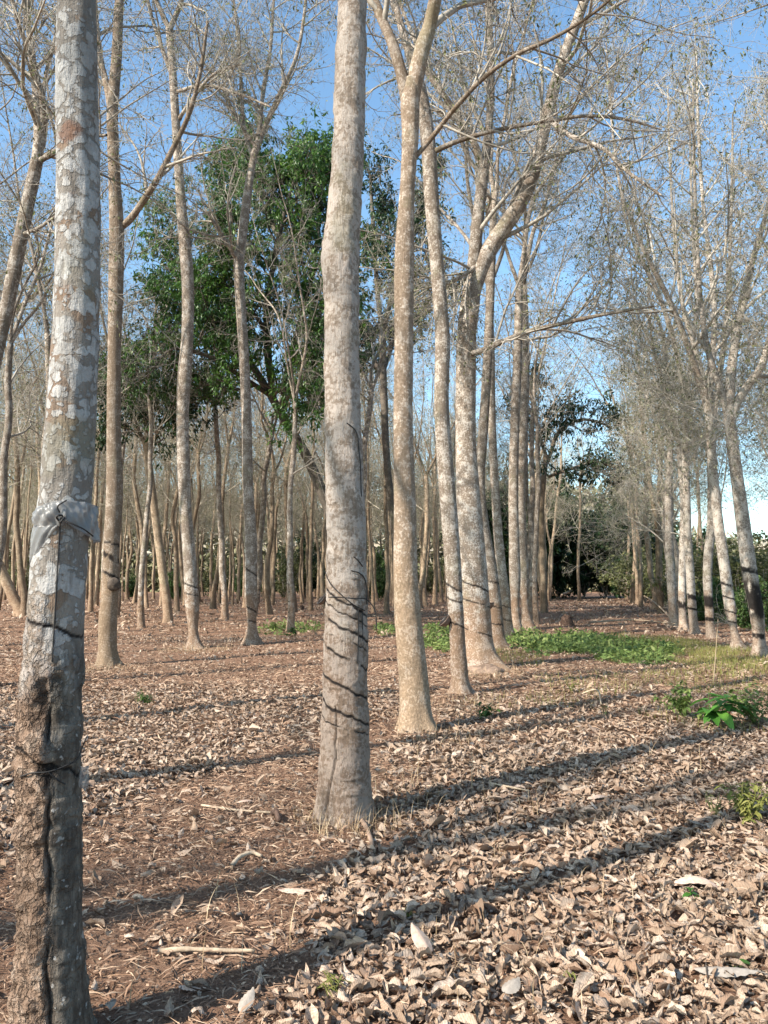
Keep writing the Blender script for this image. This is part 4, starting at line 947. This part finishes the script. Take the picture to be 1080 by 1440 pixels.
def grass():
    g = np.random.default_rng(15); acc = Acc()
    P = in_poly_noise(g, [pat(800, 905, 85, 3.2, 1.6), pat(850, 912, 90, 2.6, 1.5), pat(615, 905, 26, 2.4, 1.5), pat(620, 890, 24, 3, .8), pat(880, 925, 60, 1.5, 1.3), pat(760, 912, 45, 2.2, .8), pat(410, 885, 45, 2.6, .5), pat(545, 885, 20, 3, .7)], 150)
    n = len(P); D = norm(g.normal(size=(n, 3)) * np.array([1, 1, .4]) + np.array([0, 0, .35])); Nn = norm(g.normal(size=(n, 3)) * .5 + np.array([0, 0, 1]))
    L = g.uniform(.06, .15, n); Pq = P + np.array([0, 0, 1]) * (g.random(n) ** 1.8 * .17)[:, None]
    V, T = leaf_quads(Pq, D, Nn, L, L * .5); acc.add(V, None, T)
    V, Q = blades(P[::2], g.uniform(.08, .24, len(P[::2])), np.full(len(P[::2]), .009), g, .5); acc.add(V, Q)
    tag(obj('green_ground_cover', acc.mesh('green_ground_cover', [M_GRASS])), 'bright green creeping weeds covering the open corridor floor', 'ground cover', kind='stuff')
    acc = Acc()
    P = in_poly_noise(g, [pat(970, 915, 90, 3.5, 1.2), pat(930, 905, 70, 3.2, 1.2), pat(1040, 940, 70, 2.2, 1.4), pat(720, 925, 40, 1.6, .8), pat(1000, 960, 90, 1.5, .8), pat(830, 960, 80, 1.3, .45), pat(1010, 1010, 110, 1.0, .5), pat(800, 985, 60, .8, .4), pat(680, 985, 60, .7, .25), pat(1050, 870, 60, 5, .7)], 330)
    V, Q = blades(P, g.uniform(.04, .15, len(P)), np.full(len(P), .006), g, .6); acc.add(V, Q)
    tag(obj('yellow_grass', acc.mesh('yellow_grass', [M_YGRASS])), 'thin yellowing grass in front of the right-hand trees', 'grass', kind='stuff')
    acc = Acc()
    P = in_poly_noise(g, [pat(490, 1160, 75, .35, 1.8), pat(560, 1120, 70, .6, .4), pat(600, 1040, 60, .6, .5), pat(640, 990, 60, 1, .4), pat(690, 945, 50, 1.2, .8), pat(250, 1330, 160, .7, .10), pat(620, 1110, 100, .8, .10), pat(700, 1050, 200, 1.5, .12), pat(880, 1180, 220, 1.2, .07), pat(750, 1370, 200, .6, .12), pat(275, 915, 50, 1, .6), pat(155, 945, 40, .8, .5)], 420)
    V, Q = blades(P, g.uniform(.06, .20, len(P)) * np.where(g.random(len(P)) < .06, 1.8, 1), np.full(len(P), .0036), g, .9, 5); acc.add(V, Q)
    tag(obj('dry_grass', acc.mesh('dry_grass', [M_STRAW])), 'sparse dry straw stalks among the fallen leaves', 'dry grass', kind='stuff')
grass()

def seedling(px, py, h, nl, L, label, mat=M_WEED, seed=0, spread=.6, group=None, wr=.42, droop=.4, stems=1, name='seedling', cat='plant'):
    g = np.random.default_rng(500 + seed); p = ground(px, py); p[2] = float(gh(p[0], p[1])) - .01
    t = empty(name, p, label, cat, group)
    S0 = np.zeros((1, 3, 3)); S0[0, :, 2] = [0, .005, .012]
    if stems == 1:
        S = np.zeros((1, 6, 3)); S[0, :, 2] = np.linspace(0, h, 6); S[0, :, 0] = np.cumsum(g.normal(size=6) * .06 * h); S[0, :, 1] = np.cumsum(g.normal(size=6) * .06 * h); R = np.linspace(.004, .002, 6)[None]
    else: S, R = grow(S0, np.full((1, 3), .004), stems, 0, 1, 5, 60 * spread, h * .6, h * 1.1, 1, .004, .4, 6, .5, .4, g, 0)
    V, Q = tubes(S, R, 5); obj('stem', Acc().add(V, Q).mesh('stem', [mat]), t)
    m = len(S) * nl; si = np.repeat(np.arange(len(S)), nl); tt = g.uniform(.35, 1, m); k = tt * 5; i = np.clip(k.astype(int), 0, 4); f = (k - i)[:, None]
    P = S[si, i] * (1 - f) + S[si, i + 1] * f
    az = g.uniform(0, 6.28, m) + np.tile(np.arange(nl) * 2.4, len(S))
    D = np.stack([np.cos(az), np.sin(az), g.uniform(-droop, .45, m)], -1); LL = L * g.uniform(.6, 1.15, m)
    # leaf blade: 5 x 3 grid, arched and folded along the midrib
    KL, KW = 6, 3; a = np.linspace(0, 1, KL); prof = np.sin(np.pi * (a * .97 + .02) ** .75) ** .9
    D = norm(D); Sd = norm(np.cross(D, np.array([0, 0, 1.0]))); U = np.cross(Sd, D)
    VV = np.empty((m, KL, KW, 3))
    for q in range(KL):
        c = P + D * (LL * a[q])[:, None] - np.array([0, 0, 1]) * (LL * a[q] ** 2 * .35)[:, None]
        for w in range(KW):
            ww = (w - 1) * prof[q] * LL * wr * .5
            VV[:, q, w] = c + Sd * ww[:, None] + U * (np.abs(ww) * .35)[:, None]
    o = (np.arange(m) * KL * KW)[:, None, None]; ii = np.arange(KL - 1)[None, :, None] * KW; jj = np.arange(KW - 1)[None, None]
    Q = np.stack([o + ii + jj, o + ii + jj + 1, o + ii + KW + jj + 1, o + ii + KW + jj], -1).reshape(-1, 4)
    obj('foliage', Acc().add(VV, Q).mesh('foliage', [mat]), t)
    return t
seedling(1005, 1024, .40, 8, .27, 'big-leaved bright green sapling on the right, in a clump of weeds', seed=1, stems=3, spread=.9, wr=.45)
seedling(966, 1014, .42, 26, .075, 'dense feathery dark green weed left of the big-leaved sapling', M_GRASS, 2, stems=15, spread=1)
seedling(1062, 1022, .42, 20, .085, 'bushy green weed at the right edge behind the leaf litter', M_GRASS, 3, stems=14, spread=1)
seedling(682, 1012, .22, 9, .10, 'small dark green seedling right of the ochre forked tree foot', M_GREEN, 4, stems=6, spread=.9, wr=.3)
seedling(1048, 1158, .26, 18, .05, 'yellow-green herb tuft at the right edge, end of the long near shadow', M_YGRASS, 5, stems=20, spread=1)
seedling(1005, 1150, .16, 6, .03, 'grey-green sprig standing beside the yellow-green herb tuft', M_OLIVE, 6, stems=8, spread=.6)
seedling(973, 1268, .06, 5, .06, 'tiny green sprout under the big arched dead leaf', M_WEED, 7, stems=2, wr=.5)
seedling(1035, 1372, .04, 4, .06, 'single dark green sprout among dead leaves in the lower right corner', M_GREEN, 8, stems=1, wr=.6)
seedling(850, 1008, .16, 8, .05, 'thin lone seedling left of the weed clump', M_OLIVE, 9, stems=3)
seedling(205, 990, .18, 8, .09, 'dark green grassy tuft in the shaded litter right of the left tree', M_GREEN, 10, stems=14, spread=1.2, wr=.12)
seedling(805, 975, .22, 8, .05, 'wispy upright weed in front of the corridor greenery', M_YGRASS, 11, stems=6, spread=.7)
seedling(470, 1402, .09, 6, .08, 'small yellow-green grass sprout near the bottom, beside the near shadow', M_YGRASS, 12, stems=6, spread=1, wr=.08)
seedling(415, 895, .3, 8, .14, 'leafy green weed between the V-limbed tree and the middle tree', M_GREEN, 13, stems=8, spread=1)
seedling(385, 888, .25, 8, .14, 'pale green weed just right of the V-limbed tree foot', M_GRASS, 14, stems=8, spread=1)
seedling(42, 895, .3, 8, .12, 'green weed half hidden behind the left tree', M_GREEN, 15, stems=8, spread=1)
seedling(790, 862, .75, 7, .22, 'dark leafy sapling standing in the corridor before the mound', M_DARKGREEN, 16, stems=2, spread=.4)
seedling(800, 1392, .05, 5, .05, 'tiny pale green sprout in the litter at the bottom right', M_YGRASS, 17, stems=4, spread=1, wr=.15)
seedling(575, 1300 - 10, .05, 4, .04, 'minute grass sprout in the middle of the near shadow', M_YGRASS, 18, stems=4, spread=1, wr=.12)
seedling(640, 905, .35, 8, .13, 'leafy weed showing beside the cup-bearing trunk', M_GRASS, 19, stems=8, spread=1)

# ---------------------------------------------------------------- fallen wood, leaves, stones
def stick(pts, r0, r1, label, mat=M_WOOD, name='stick', cat='stick', S=8, twigs=0, seed=0):
    P = []
    for px, py, dz in pts:
        p = ground(px, py); p[2] = float(gh(p[0], p[1])) + dz; P.append(p)
    P = np.array(P); C = np.concatenate([P, np.linspace(r0, r1, len(P))[:, None]], 1); base = P[0].copy()
    A = catmull(C, 24); w = (fbm(np.stack([np.arange(24) * .6, np.zeros(24), np.zeros(24)], -1), 2, seed) - .5) * .5
    V, Q = tubes(A[None, :, :3] - base, (A[:, 3] * (1 + w))[None], S); acc = Acc().add(V, Q)
    for e in (0, -1):
        ring = (np.arange(S) + (0 if e == 0 else 23 * S)); c = len(V); acc.add(A[e, :3][None] - base); acc.T.append(np.stack([np.full(S, acc.n - 1), ring, np.roll(ring, -1)], -1)); acc.tm.append(np.zeros(S))
    if twigs:
        g = np.random.default_rng(seed); T1, R1 = grow(A[None, :, :3] - base, A[None, :, 3], twigs, .2, 1, 30, 60, .3, .9, .5, .012, .3, 6, .5, .1, g); V, Q = tubes(T1, R1, 4); acc.add(V, Q)
    o = obj(name, acc.mesh(name, [mat]), None, base); return tag(o, label, cat)
stick([(222, 1343, .02), (260, 1341, .022), (310, 1342, .02), (358, 1343, .02)], .011, .006, 'straight pale stick lying on the bare strip right of the left tree')
stick([(325, 1224, .015), (340, 1214, .03), (355, 1210, .03), (368, 1212, .02)], .012, .009, 'short curved brown stick lying just below the middle tree shadow', seed=2)
stick([(283, 1137, .015), (330, 1147, .02), (385, 1152, .02)], .008, .006, 'thin dry twig lying left of the middle tree foot', seed=3)
stick([(383, 1150, .0), (388, 1158, .05), (393, 1166, .03)], .022, .014, 'stubby dark dead stump chip left of the middle tree foot', M_STUMP, seed=4)
stick([(500, 1150, .03), (515, 1172, .035), (524, 1200, .02), (522, 1228, -.01)], .017, .011, 'gnarled surface root arching before the middle tree', M_ROCK, 'root', 'root', seed=5)
stick([(690, 1108, .03), (720, 1118, .05), (745, 1121, .04)], .008, .005, 'pale twig resting across the middle tree shadow', seed=6)
stick([(820, 980, .05), (836, 984, .12), (846, 996, .03)], .012, .008, 'bent whitish branch in the litter right of the ochre tree', seed=7)
stick([(1003, 962, .0), (1008, 945, .35), (1012, 928, .75)], .009, .005, 'dry leaning reed stalk in front of the right-hand row', M_STRAW, 'dry_stalk', 'stalk', seed=8)
stick([(905, 848, .5), (930, 866, .3), (945, 876, .1)], .04, .02, 'pale fallen branch propped in the right-row branch tangle', twigs=5, seed=9)
stick([(830, 880, .1), (880, 878, .15), (950, 886, .2)], .03, .012, 'long thin fallen branch lying across the corridor edge', twigs=5, seed=10)
stick([(790, 846, .5), (830, 834, .9), (870, 840, .2)], .07, .04, 'whitish dead branch lying before the dark thicket', twigs=10, seed=11)
for i, (px, py, dy) in enumerate([(588, 1110, 60), (663, 1115, 55), (96, 1120, 0), (690, 1112, 50), (985, 1090, 40), (305, 1260, 34)][:]):
    if dy:
        p0 = ground(px, py); g_ = np.random.default_rng(i + 70)
        P = np.stack([np.full(8, p0[0]) + np.cumsum(g_.normal(size=8)) * .006, np.full(8, p0[1]), float(gh(p0[0], p0[1])) + np.linspace(0, dy / F * p0[1] * 1.0, 8)], -1)
        V, Q = tubes((P - P[0])[None], np.linspace(.003, .0015, 8)[None], 5)
        where = ['right of the middle tree foot', 'in the middle tree shadow, left one of a pair', '', 'in the middle tree shadow, right one of a pair', 'on the right between the two long shadows', 'on the bare strip beside the left tree'][i]
        tag(obj('dry_stalk', Acc().add(V, Q).mesh('dry_stalk', [M_STRAW]), None, P[0]), f'upright thin dry stalk {where}', 'stalk')
# leaning dead trunk at the left edge
p0 = ground(31, 866); Yl = p0[1]
hand_tree(Yl, [(31, 868, 11), (20, 842, 8.5), (5, 810, 8), (-18, 760, 8), (-50, 690, 7), (-90, 600, 6)], 'bare trunk leaning steeply out of the left edge', mat=M_BARK_FAR, seed=81, n=90, S=20, top_limbs=(2, 5, (15, 30)), n1=7, n2=6, n3=5)

def blob(name, px, py, w, h, mat, label, cat, seed, dome=True):
    p = ground(px, py); p[2] = float(gh(p[0], p[1])) - .02; nu, nv = 28, 14
    th = np.arange(nu) * 2 * np.pi / nu; ph = np.linspace(0, np.pi / 2, nv)
    q = np.stack([np.cos(th)[None] * np.cos(ph)[:, None], np.sin(th)[None] * np.cos(ph)[:, None], np.sin(ph)[:, None] + 0 * th[None]], -1)
    r = .75 + .5 * fbm(q * 2.5 + seed * 7, 4, seed) + .12 * (fbm(q * 9, 3, seed + 2) - .5)
    V = (q * r[..., None] * np.array([w / 2, w / 2, h])).reshape(-1, 3)
    i = np.arange(nv - 1)[:, None] * nu; j = np.arange(nu)[None]; jn = (j + 1) % nu
    Q = np.stack([i + j, i + jn, i + nu + jn, i + nu + j], -1).reshape(-1, 4)
    return tag(obj(name, mesh_np(name, V, Q, None, [mat]), None, p), label, cat)
blob('earth_mound', 797, 880, .42, .40, M_STUMP, 'dark round-topped mound in the middle of the corridor', 'mound', 1)
blob('stone', 237, 857, .42, .22, M_ROCK, 'brown stone lying right of the leaning background trunk, left of the wavy tree', 'stone', 2)
blob('stone', 246, 855, .30, .16, M_ROCK, 'small brown clod beside the brown stone', 'stone', 3)
blob('stone', 424, 858, .28, .22, M_STUMP, 'small dark clod between the V-limbed tree and the middle tree', 'stone', 4)
blob('root_mound', 680, 945, .7, .14, M_ROCK, 'low earthy mound at the foot of the fattest trunk', 'mound', 5)
stick([(258, 846, .1), (262, 843, .3), (268, 838, .6)], .1, .08, 'short black log propped left of the wavy tree', M_STUMP, 'log', 'log', seed=13)

def big_leaf(px, py, L, az, label, curl=1.2, dz=.03, grey=False, up=.0, wr=.36):
    g = np.random.default_rng(int(px)); p = ground(px, py); KL, KW = 14, 7
    t = np.linspace(0, 1, KL)[:, None]; w = np.linspace(-1, 1, KW)[None]
    prof = np.sin(np.pi * (t * .96 + .02) ** .85) ** .8
    x = (t - .5) * L + 0 * w; y = w * prof * L * wr * .5
    z = -((t - .5) ** 2) * L * curl + L * curl * .25 - np.abs(w) * prof * L * wr * .22 + .004 * np.sin(t * 40) * np.abs(w) + up * t * L
    c, s = math.cos(az), math.sin(az); V = np.stack([x * c - y * s, x * s + y * c, z + dz], -1).reshape(-1, 3)
    i = np.arange(KL - 1)[:, None] * KW; j = np.arange(KW - 1)[None]
    Q = np.stack([i + j, i + j + 1, i + KW + j + 1, i + KW + j], -1).reshape(-1, 4)
    acc = Acc().add(V, Q); st = np.array([[[.5, 0, 0], [.56, .01, -.02], [.62, .03, -.03]]]) * L
    st = np.stack([st[..., 0] * c - st[..., 1] * s, st[..., 0] * s + st[..., 1] * c, st[..., 2] + dz + .01], -1)
    V2, Q2 = tubes(st, np.full((1, 3), .0018), 4); acc.add(V2, Q2)
    p[2] = float(gh(p[0], p[1])); m = [M_LEAF_PALE, M_LEAF_GREY][grey]
    tag(obj('fallen_leaf', acc.mesh('fallen_leaf', [m]), None, p), label, 'leaf')
M_LEAF_PALE = plain('dead_leaf_pale', (.43, .315, .245), .7, .3, .18, 60)
M_LEAF_GREY = plain('dead_leaf_grey', (.27, .235, .20), .7, .3, .15, 60)
big_leaf(978, 1252, .25, -.25, 'large arched dead leaf lying on the litter at the right', .9, .01)
big_leaf(1022, 1392, .22, -.2, 'large grey dead leaf at the lower right', .15, .04, True, .05)
big_leaf(592, 1345, .12, 2.2, 'pale pinkish dead leaf standing up by the near shadow edge', .2, .03, False, .6, .62)
big_leaf(347, 1426, .085, 1.2, 'pale grey tilted dead leaf at the bottom, left of the middle', .25, .03, True, .45, .6)
big_leaf(345, 1134, .11, .2, 'single pale leaf on the bare strip left of the middle tree', .5, .015, False)
big_leaf(268, 1394, .10, -.3, 'pale leaf on the bare strip at the bottom left', .3, .015, False)
big_leaf(415, 1255, .17, -.1, 'long pale dead leaf on the bare strip below the middle tree', .1, .02, False)
big_leaf(720, 1412, .09, .8, 'round pale dead leaf at the bottom edge', .3, .04, True, .2, .7)
big_leaf(840, 1130, .16, .3, 'broad pinkish dead leaf on the litter right of the middle tree', .5, .04, False)

# ---------------------------------------------------------------- tapping gear
def cord_mesh(name, paths, r, mat, base, S=6, n=24):
    acc = Acc()
    for C in paths:
        C = np.asarray(C, float); A = catmull(np.concatenate([C, np.full((len(C), 1), r)], 1), n); V, Q = tubes(A[None, :, :3] - base, A[None, :, 3], S); acc.add(V, Q)
    return acc.mesh(name, [mat])
def trunk_axis(path, Y, py):
    a = np.array([[r[1], r[0], r[2]] for r in path]); a = a[np.argsort(a[:, 0])]
    return np.interp(py, a[:, 0], a[:, 1]), np.interp(py, a[:, 0], a[:, 2])
LP_ = [(72, 1500, 56), (71, 1440, 52), (72, 1400, 48), (71, 1300, 42), (71, 1200, 41), (71, 1100, 40), (72, 1000, 39), (76, 920, 38.5), (79, 860, 37.5), (85, 780, 36), (93, 690, 34), (99, 600, 33), (106, 480, 31)]
CP_ = [(484, 1150, 42), (484, 1120, 38), (485, 1060, 35), (485, 1000, 33), (486, 950, 31), (487, 860, 30), (487, 780, 27.5), (485.5, 700, 26.5), (482.5, 600, 25.5)]
def surf(path, Y, px, py, lift=.004, clampu=True):
    """point on the trunk surface facing the viewer, at this height and side"""
    cx, hw = trunk_axis(path, Y, py); u = (px - cx) / hw
    R = px_size(hw, Y, py); c = at(cx, py, Y)
    if abs(u) <= .995: return c + np.array([u * (R + lift), -math.sqrt(max(0, 1 - u * u)) * (R + lift), 0])
    return c + np.array([u * (R + lift), -.005, 0])
# plastic rain guard on the left tree
gb = at(93, 730, YL)
rg = empty('rain_guard', gb, 'translucent grey plastic rain guard tied round the left tree with black cord', 'rain guard')
def sheet(rows, name, thick=.0012):
    rows = np.array(rows); n, m, _ = rows.shape
    V1 = rows.reshape(-1, 3); i = np.arange(n - 1)[:, None] * m; j = np.arange(m - 1)[None]
    Q = np.stack([i + j, i + j + 1, i + m + j + 1, i + m + j], -1).reshape(-1, 4)
    o = obj(name, mesh_np(name, V1 - gb, Q, None, [M_PLASTIC]), rg); md = o.modifiers.new('thickness', 'SOLIDIFY'); md.thickness = thick; return o
def band(theta0, theta1, ytop, ybot, liftf, nu=40, nv=14):
    rows = []
    for v in range(nv):
        f = v / (nv - 1); row = []
        for k in range(nu):
            h = k / (nu - 1); th = theta0 + (theta1 - theta0) * h; py = ytop(h) + (ybot(h) - ytop(h)) * f
            cx, hw = trunk_axis(LP_, YL, py); R = px_size(hw, YL, py) + liftf(f, h); c = at(cx, py, YL)
            row.append(c + np.array([math.cos(th) * R, math.sin(th) * R, 0]))
        rows.append(row)
    return rows
# theta: -pi left edge, -pi/2 facing the viewer, 0 right edge
sheet(band(-3.5, -1.12, lambda h: 722 - 16 * h ** 1.2, lambda h: 741 + 1 * h, lambda f, h: .003 + .012 * math.sin(math.pi * min(1, f * 1.05)) * (.4 + .6 * h) + .005 * math.sin(h * 23 + f * 5) * f * (1 - f) * 4 + .003 * math.sin(h * 51 - f * 9)), 'sleeve')
sheet(band(-1.28, .95, lambda h: 706 + 6 * h, lambda h: 732 + 30 * math.sin(min(1, h * 1.3) * 1.57), lambda f, h: .004 + .038 * h ** .8 * (.3 + .7 * f) * (1.15 - f * .35) + (.006 * math.sin(h * 19 + f * 7) + .004 * math.sin(h * 43 - f * 12)) * min(1, h * 2)), 'flap')
sheet(band(-2.75, -1.35, lambda h: 741, lambda h: 792 - 50 * h ** 1.5, lambda f, h: .003 + .005 * math.sin(f * 3.1) + .003 * math.sin(h * 17 + f * 6)), 'skirt')
kn = surf(LP_, YL, 100, 731, .012)
V, Q = [], []
kp = [kn + np.array([.010 * math.cos(a) * (1 + .2 * math.sin(3 * a)), .006 * math.sin(2 * a) - .004, .012 * math.sin(a) - .004]) for a in np.linspace(0, 11, 26)]
obj('knot', cord_mesh('knot', [kp], .0035, M_CORD, gb, 6, 60), rg)
cordpts = [kn] + [surf(LP_, YL, 99 - (py - 731) * .052, py, .004) for py in range(745, 936, 14)]
obj('cord', cord_mesh('cord', [cordpts, [kn, surf(LP_, YL, 108, 738, .03), surf(LP_, YL, 116, 746, .042), surf(LP_, YL, 121, 755, .04)], [surf(LP_, YL, 99, 724, .014), surf(LP_, YL, 97, 718, .02), surf(LP_, YL, 106, 707, .02)]], .0026, M_CORD, gb, 6, 70), rg)
# wire with a spout on the left tree
wb = at(72, 1075, YL)
wp = [surf(LP_, YL, 33, 1086, .004), surf(LP_, YL, 50, 1082, .008), surf(LP_, YL, 66, 1076, .010), surf(LP_, YL, 84, 1075, .010), surf(LP_, YL, 100, 1070, .012), surf(LP_, YL, 108, 1063, .02), at(116, 1050, YL - .03), at(122, 1036, YL - .03)]
wr_ = empty('cup_wire', wb, 'black wire collar with a bent free end low on the left tree', 'wire')
obj('wire', cord_mesh('wire', [wp, [surf(LP_, YL, 84, 1075, .01), surf(LP_, YL, 96, 1090, .008), surf(LP_, YL, 101, 1095, .01)]], .0024, M_CORD, wb, 6, 50), wr_)
# small scrap of plastic hanging on the right side
sc_b = at(113, 1095, YL - .02)
rows = [[sc_b + np.array([(-.004 + .034 * k / 7) * (1 - .35 * abs(v / 6 - .4)), .006 * math.sin(k * 1.3 + v), .04 - .07 * v / 6]) for k in range(8)] for v in range(7)]
ra = np.array(rows); i = np.arange(6)[:, None] * 8; j = np.arange(7)[None]
o = obj('plastic_scrap', mesh_np('plastic_scrap', ra.reshape(-1, 3) - sc_b, np.stack([i + j, i + j + 1, i + 9 + j, i + 8 + j], -1).reshape(-1, 4), None, [M_PLASTIC]), None, sc_b)
o.modifiers.new('thickness', 'SOLIDIFY').thickness = .001
tag(o, 'pinkish grey plastic scrap sticking out low on the right of the left tree', 'plastic scrap')
# cords on the centre tree
cb = at(487, 850, YC)
cc = empty('tapping_cord', cb, 'thin black cords looped round the tapping cuts of the middle tree', 'cord')
obj('cord', cord_mesh('cord', [
    [surf(CP_, YC, 458, 803, .004), surf(CP_, YC, 468, 822, .006), surf(CP_, YC, 482, 836, .007), surf(CP_, YC, 497, 849, .008), surf(CP_, YC, 512, 858, .008)],
    [surf(CP_, YC, 456, 841, .004), surf(CP_, YC, 475, 839, .006), surf(CP_, YC, 500, 841, .006), surf(CP_, YC, 514, 843, .012), at(524, 852, YC - .05), at(529, 868, YC - .05), at(529, 885, YC - .05)],
    [surf(CP_, YC, 504, 855, .006), surf(CP_, YC, 504, 900, .004), surf(CP_, YC, 503, 930, .004)], [surf(CP_, YC, 509, 858, .006), surf(CP_, YC, 510, 900, .004)],
    [surf(CP_, YC, 495, 803, .004), surf(CP_, YC, 503, 805, .006), surf(CP_, YC, 511, 812, .006), surf(CP_, YC, 514, 822, .006), surf(CP_, YC, 515, 850, .005)],
    [surf(CP_, YC, 499, 784, .003), surf(CP_, YC, 505, 790, .003), surf(CP_, YC, 510, 797, .003)],
    [surf(CP_, YC, 489, 600, .003), surf(CP_, YC, 499, 608, .004), surf(CP_, YC, 505, 640, .004), surf(CP_, YC, 508, 700, .004)]], .0036, M_CORD, cb, 6, 50), cc)
def cup(p, d, r, label, base_rot):
    """half-shell latex cup hung from a wire: bowl of revolution with inner wall"""
    t = empty('latex_cup', p, label, 'cup'); t.rotation_euler = base_rot
    n, S = 9, 22; ph = np.linspace(0, np.pi / 2, n)
    ro = np.concatenate([np.sin(ph) * r, (np.sin(ph) * r * .88)[::-1]]); zo = np.concatenate([-np.cos(ph) * r * 1.05, (-np.cos(ph) * r * .9)[::-1]])
    a = np.arange(S) * 2 * np.pi / S
    V = np.stack([ro[:, None] * np.cos(a), ro[:, None] * np.sin(a), zo[:, None] + 0 * a], -1).reshape(-1, 3); i = np.arange(2 * n - 1)[:, None] * S; j = np.arange(S)[None]; jn = (j + 1) % S
    Q = np.stack([i + j, i + jn, i + S + jn, i + S + j], -1).reshape(-1, 4); qm = (np.arange(len(Q)) // S < n - 1).astype(int)
    obj('bowl', mesh_np('bowl', V, Q, None, [M_CUP, M_CUPIN], qm=qm), t)
    ring = np.stack([np.cos(np.linspace(0, 6.28, 30)) * r * 1.03, np.sin(np.linspace(0, 6.28, 30)) * r * 1.03, np.full(30, -r * .1)], -1)
    V1, Q1 = tubes(ring[None], np.full((1, 30), .0035), 5); acc = Acc().add(V1, Q1)
    V2, Q2 = tubes(np.array([[[r * 1.03, 0, -r * .1], [r * 1.5, 0, -r * .05], [r * 2.2, 0, r * .1]]]), np.full((1, 3), .0035), 5); acc.add(V2, Q2)
    obj('wire_holder', acc.mesh('wire_holder', [M_CORD]), t); return t
cup(at(624, 872, 10.35), 0, .085, 'tilted dark latex cup on the left side of the thin curving tree', (0, math.radians(-48), .2))
cup(at(451, 843, YC - .03), 0, .032, 'small black cup hanging on the left side of the middle tree', (0, math.radians(-50), .4))
cup(at(686, 848, 15.0), 0, .12, 'brown cup tucked behind the right side of the fattest trunk', (.1, math.radians(5), 3.3))
# burl on the second-row tree
bp = at(160, 822, 13.7 - .16)
nu, nv = 24, 16; th = np.arange(nu) * 2 * np.pi / nu; ph = np.linspace(-np.pi / 2, np.pi / 2, nv)
q = np.stack([np.cos(th)[None] * np.cos(ph)[:, None], np.sin(th)[None] * np.cos(ph)[:, None], np.sin(ph)[:, None] + 0 * th[None]], -1)
Vb = (q * (.105 * (.8 + .5 * fbm(q * 2 + 3, 3, 4)))[..., None]).reshape(-1, 3); i = np.arange(nv - 1)[:, None] * nu; j = np.arange(nu)[None]; jn = (j + 1) % nu
Qb = np.stack([i + j, i + jn, i + nu + jn, i + nu + j], -1).reshape(-1, 4)
tree_burl = next(o for o in COL.objects if o.get('label', '').startswith('pale-topped'))
bo = obj('burl', mesh_np('burl', Vb, Qb, None, [M_BARK_DARK]), tree_burl, Vector(bp) - tree_burl.location)

# ================================================================== LIGHT, SKY, CAMERA
w = bpy.data.worlds.new('World'); sc.world = w; w.use_nodes = True
nt = w.node_tree; bg = nt.nodes['Background']
sky = nt.nodes.new('ShaderNodeTexSky'); sky.sky_type = 'NISHITA'; sky.sun_disc = False
sky.sun_elevation = SUN_EL; sky.sun_rotation = math.atan2(-SUN_H[0], -SUN_H[1]); sky.air_density = 1.0; sky.dust_density = 1.0; sky.ozone_density = 1.0
tint = nt.nodes.new('ShaderNodeMix'); tint.data_type = 'RGBA'; tint.blend_type = 'MULTIPLY'; tint.inputs[0].default_value = 1
nt.links.new(sky.outputs[0], tint.inputs[6]); tint.inputs[7].default_value = (.90, 1.09, 1.10, 1)
nt.links.new(tint.outputs[2], bg.inputs[0]); bg.inputs[1].default_value = .125
sl = bpy.data.lights.new('sun', 'SUN'); sl.energy = 4.6; sl.angle = math.radians(.53); sl.color = (1, .91, .79)
so = bpy.data.objects.new('sun', sl); COL.objects.link(so)
so.rotation_euler = Vector((SUN_H[0] * math.cos(SUN_EL), SUN_H[1] * math.cos(SUN_EL), -math.sin(SUN_EL))).to_track_quat('-Z', 'Y').to_euler()
cam = bpy.data.cameras.new('camera'); cam.sensor_fit = 'HORIZONTAL'; cam.sensor_width = 36; cam.lens = 36 * F / 1080; cam.clip_start = .05; cam.clip_end = 3000
co = bpy.data.objects.new('camera', cam); COL.objects.link(co); co.location = (0, 0, H); co.rotation_euler = (math.pi / 2 + PITCH, 0, 0)
sc.camera = co
sc.view_settings.view_transform = 'Standard'; sc.view_settings.look = 'None'; sc.view_settings.exposure = 1.22; sc.view_settings.gamma = 1
sc.cycles.max_bounces = 6; sc.cycles.diffuse_bounces = 3; sc.cycles.transparent_max_bounces = 6
sc.cycles.use_denoising = True
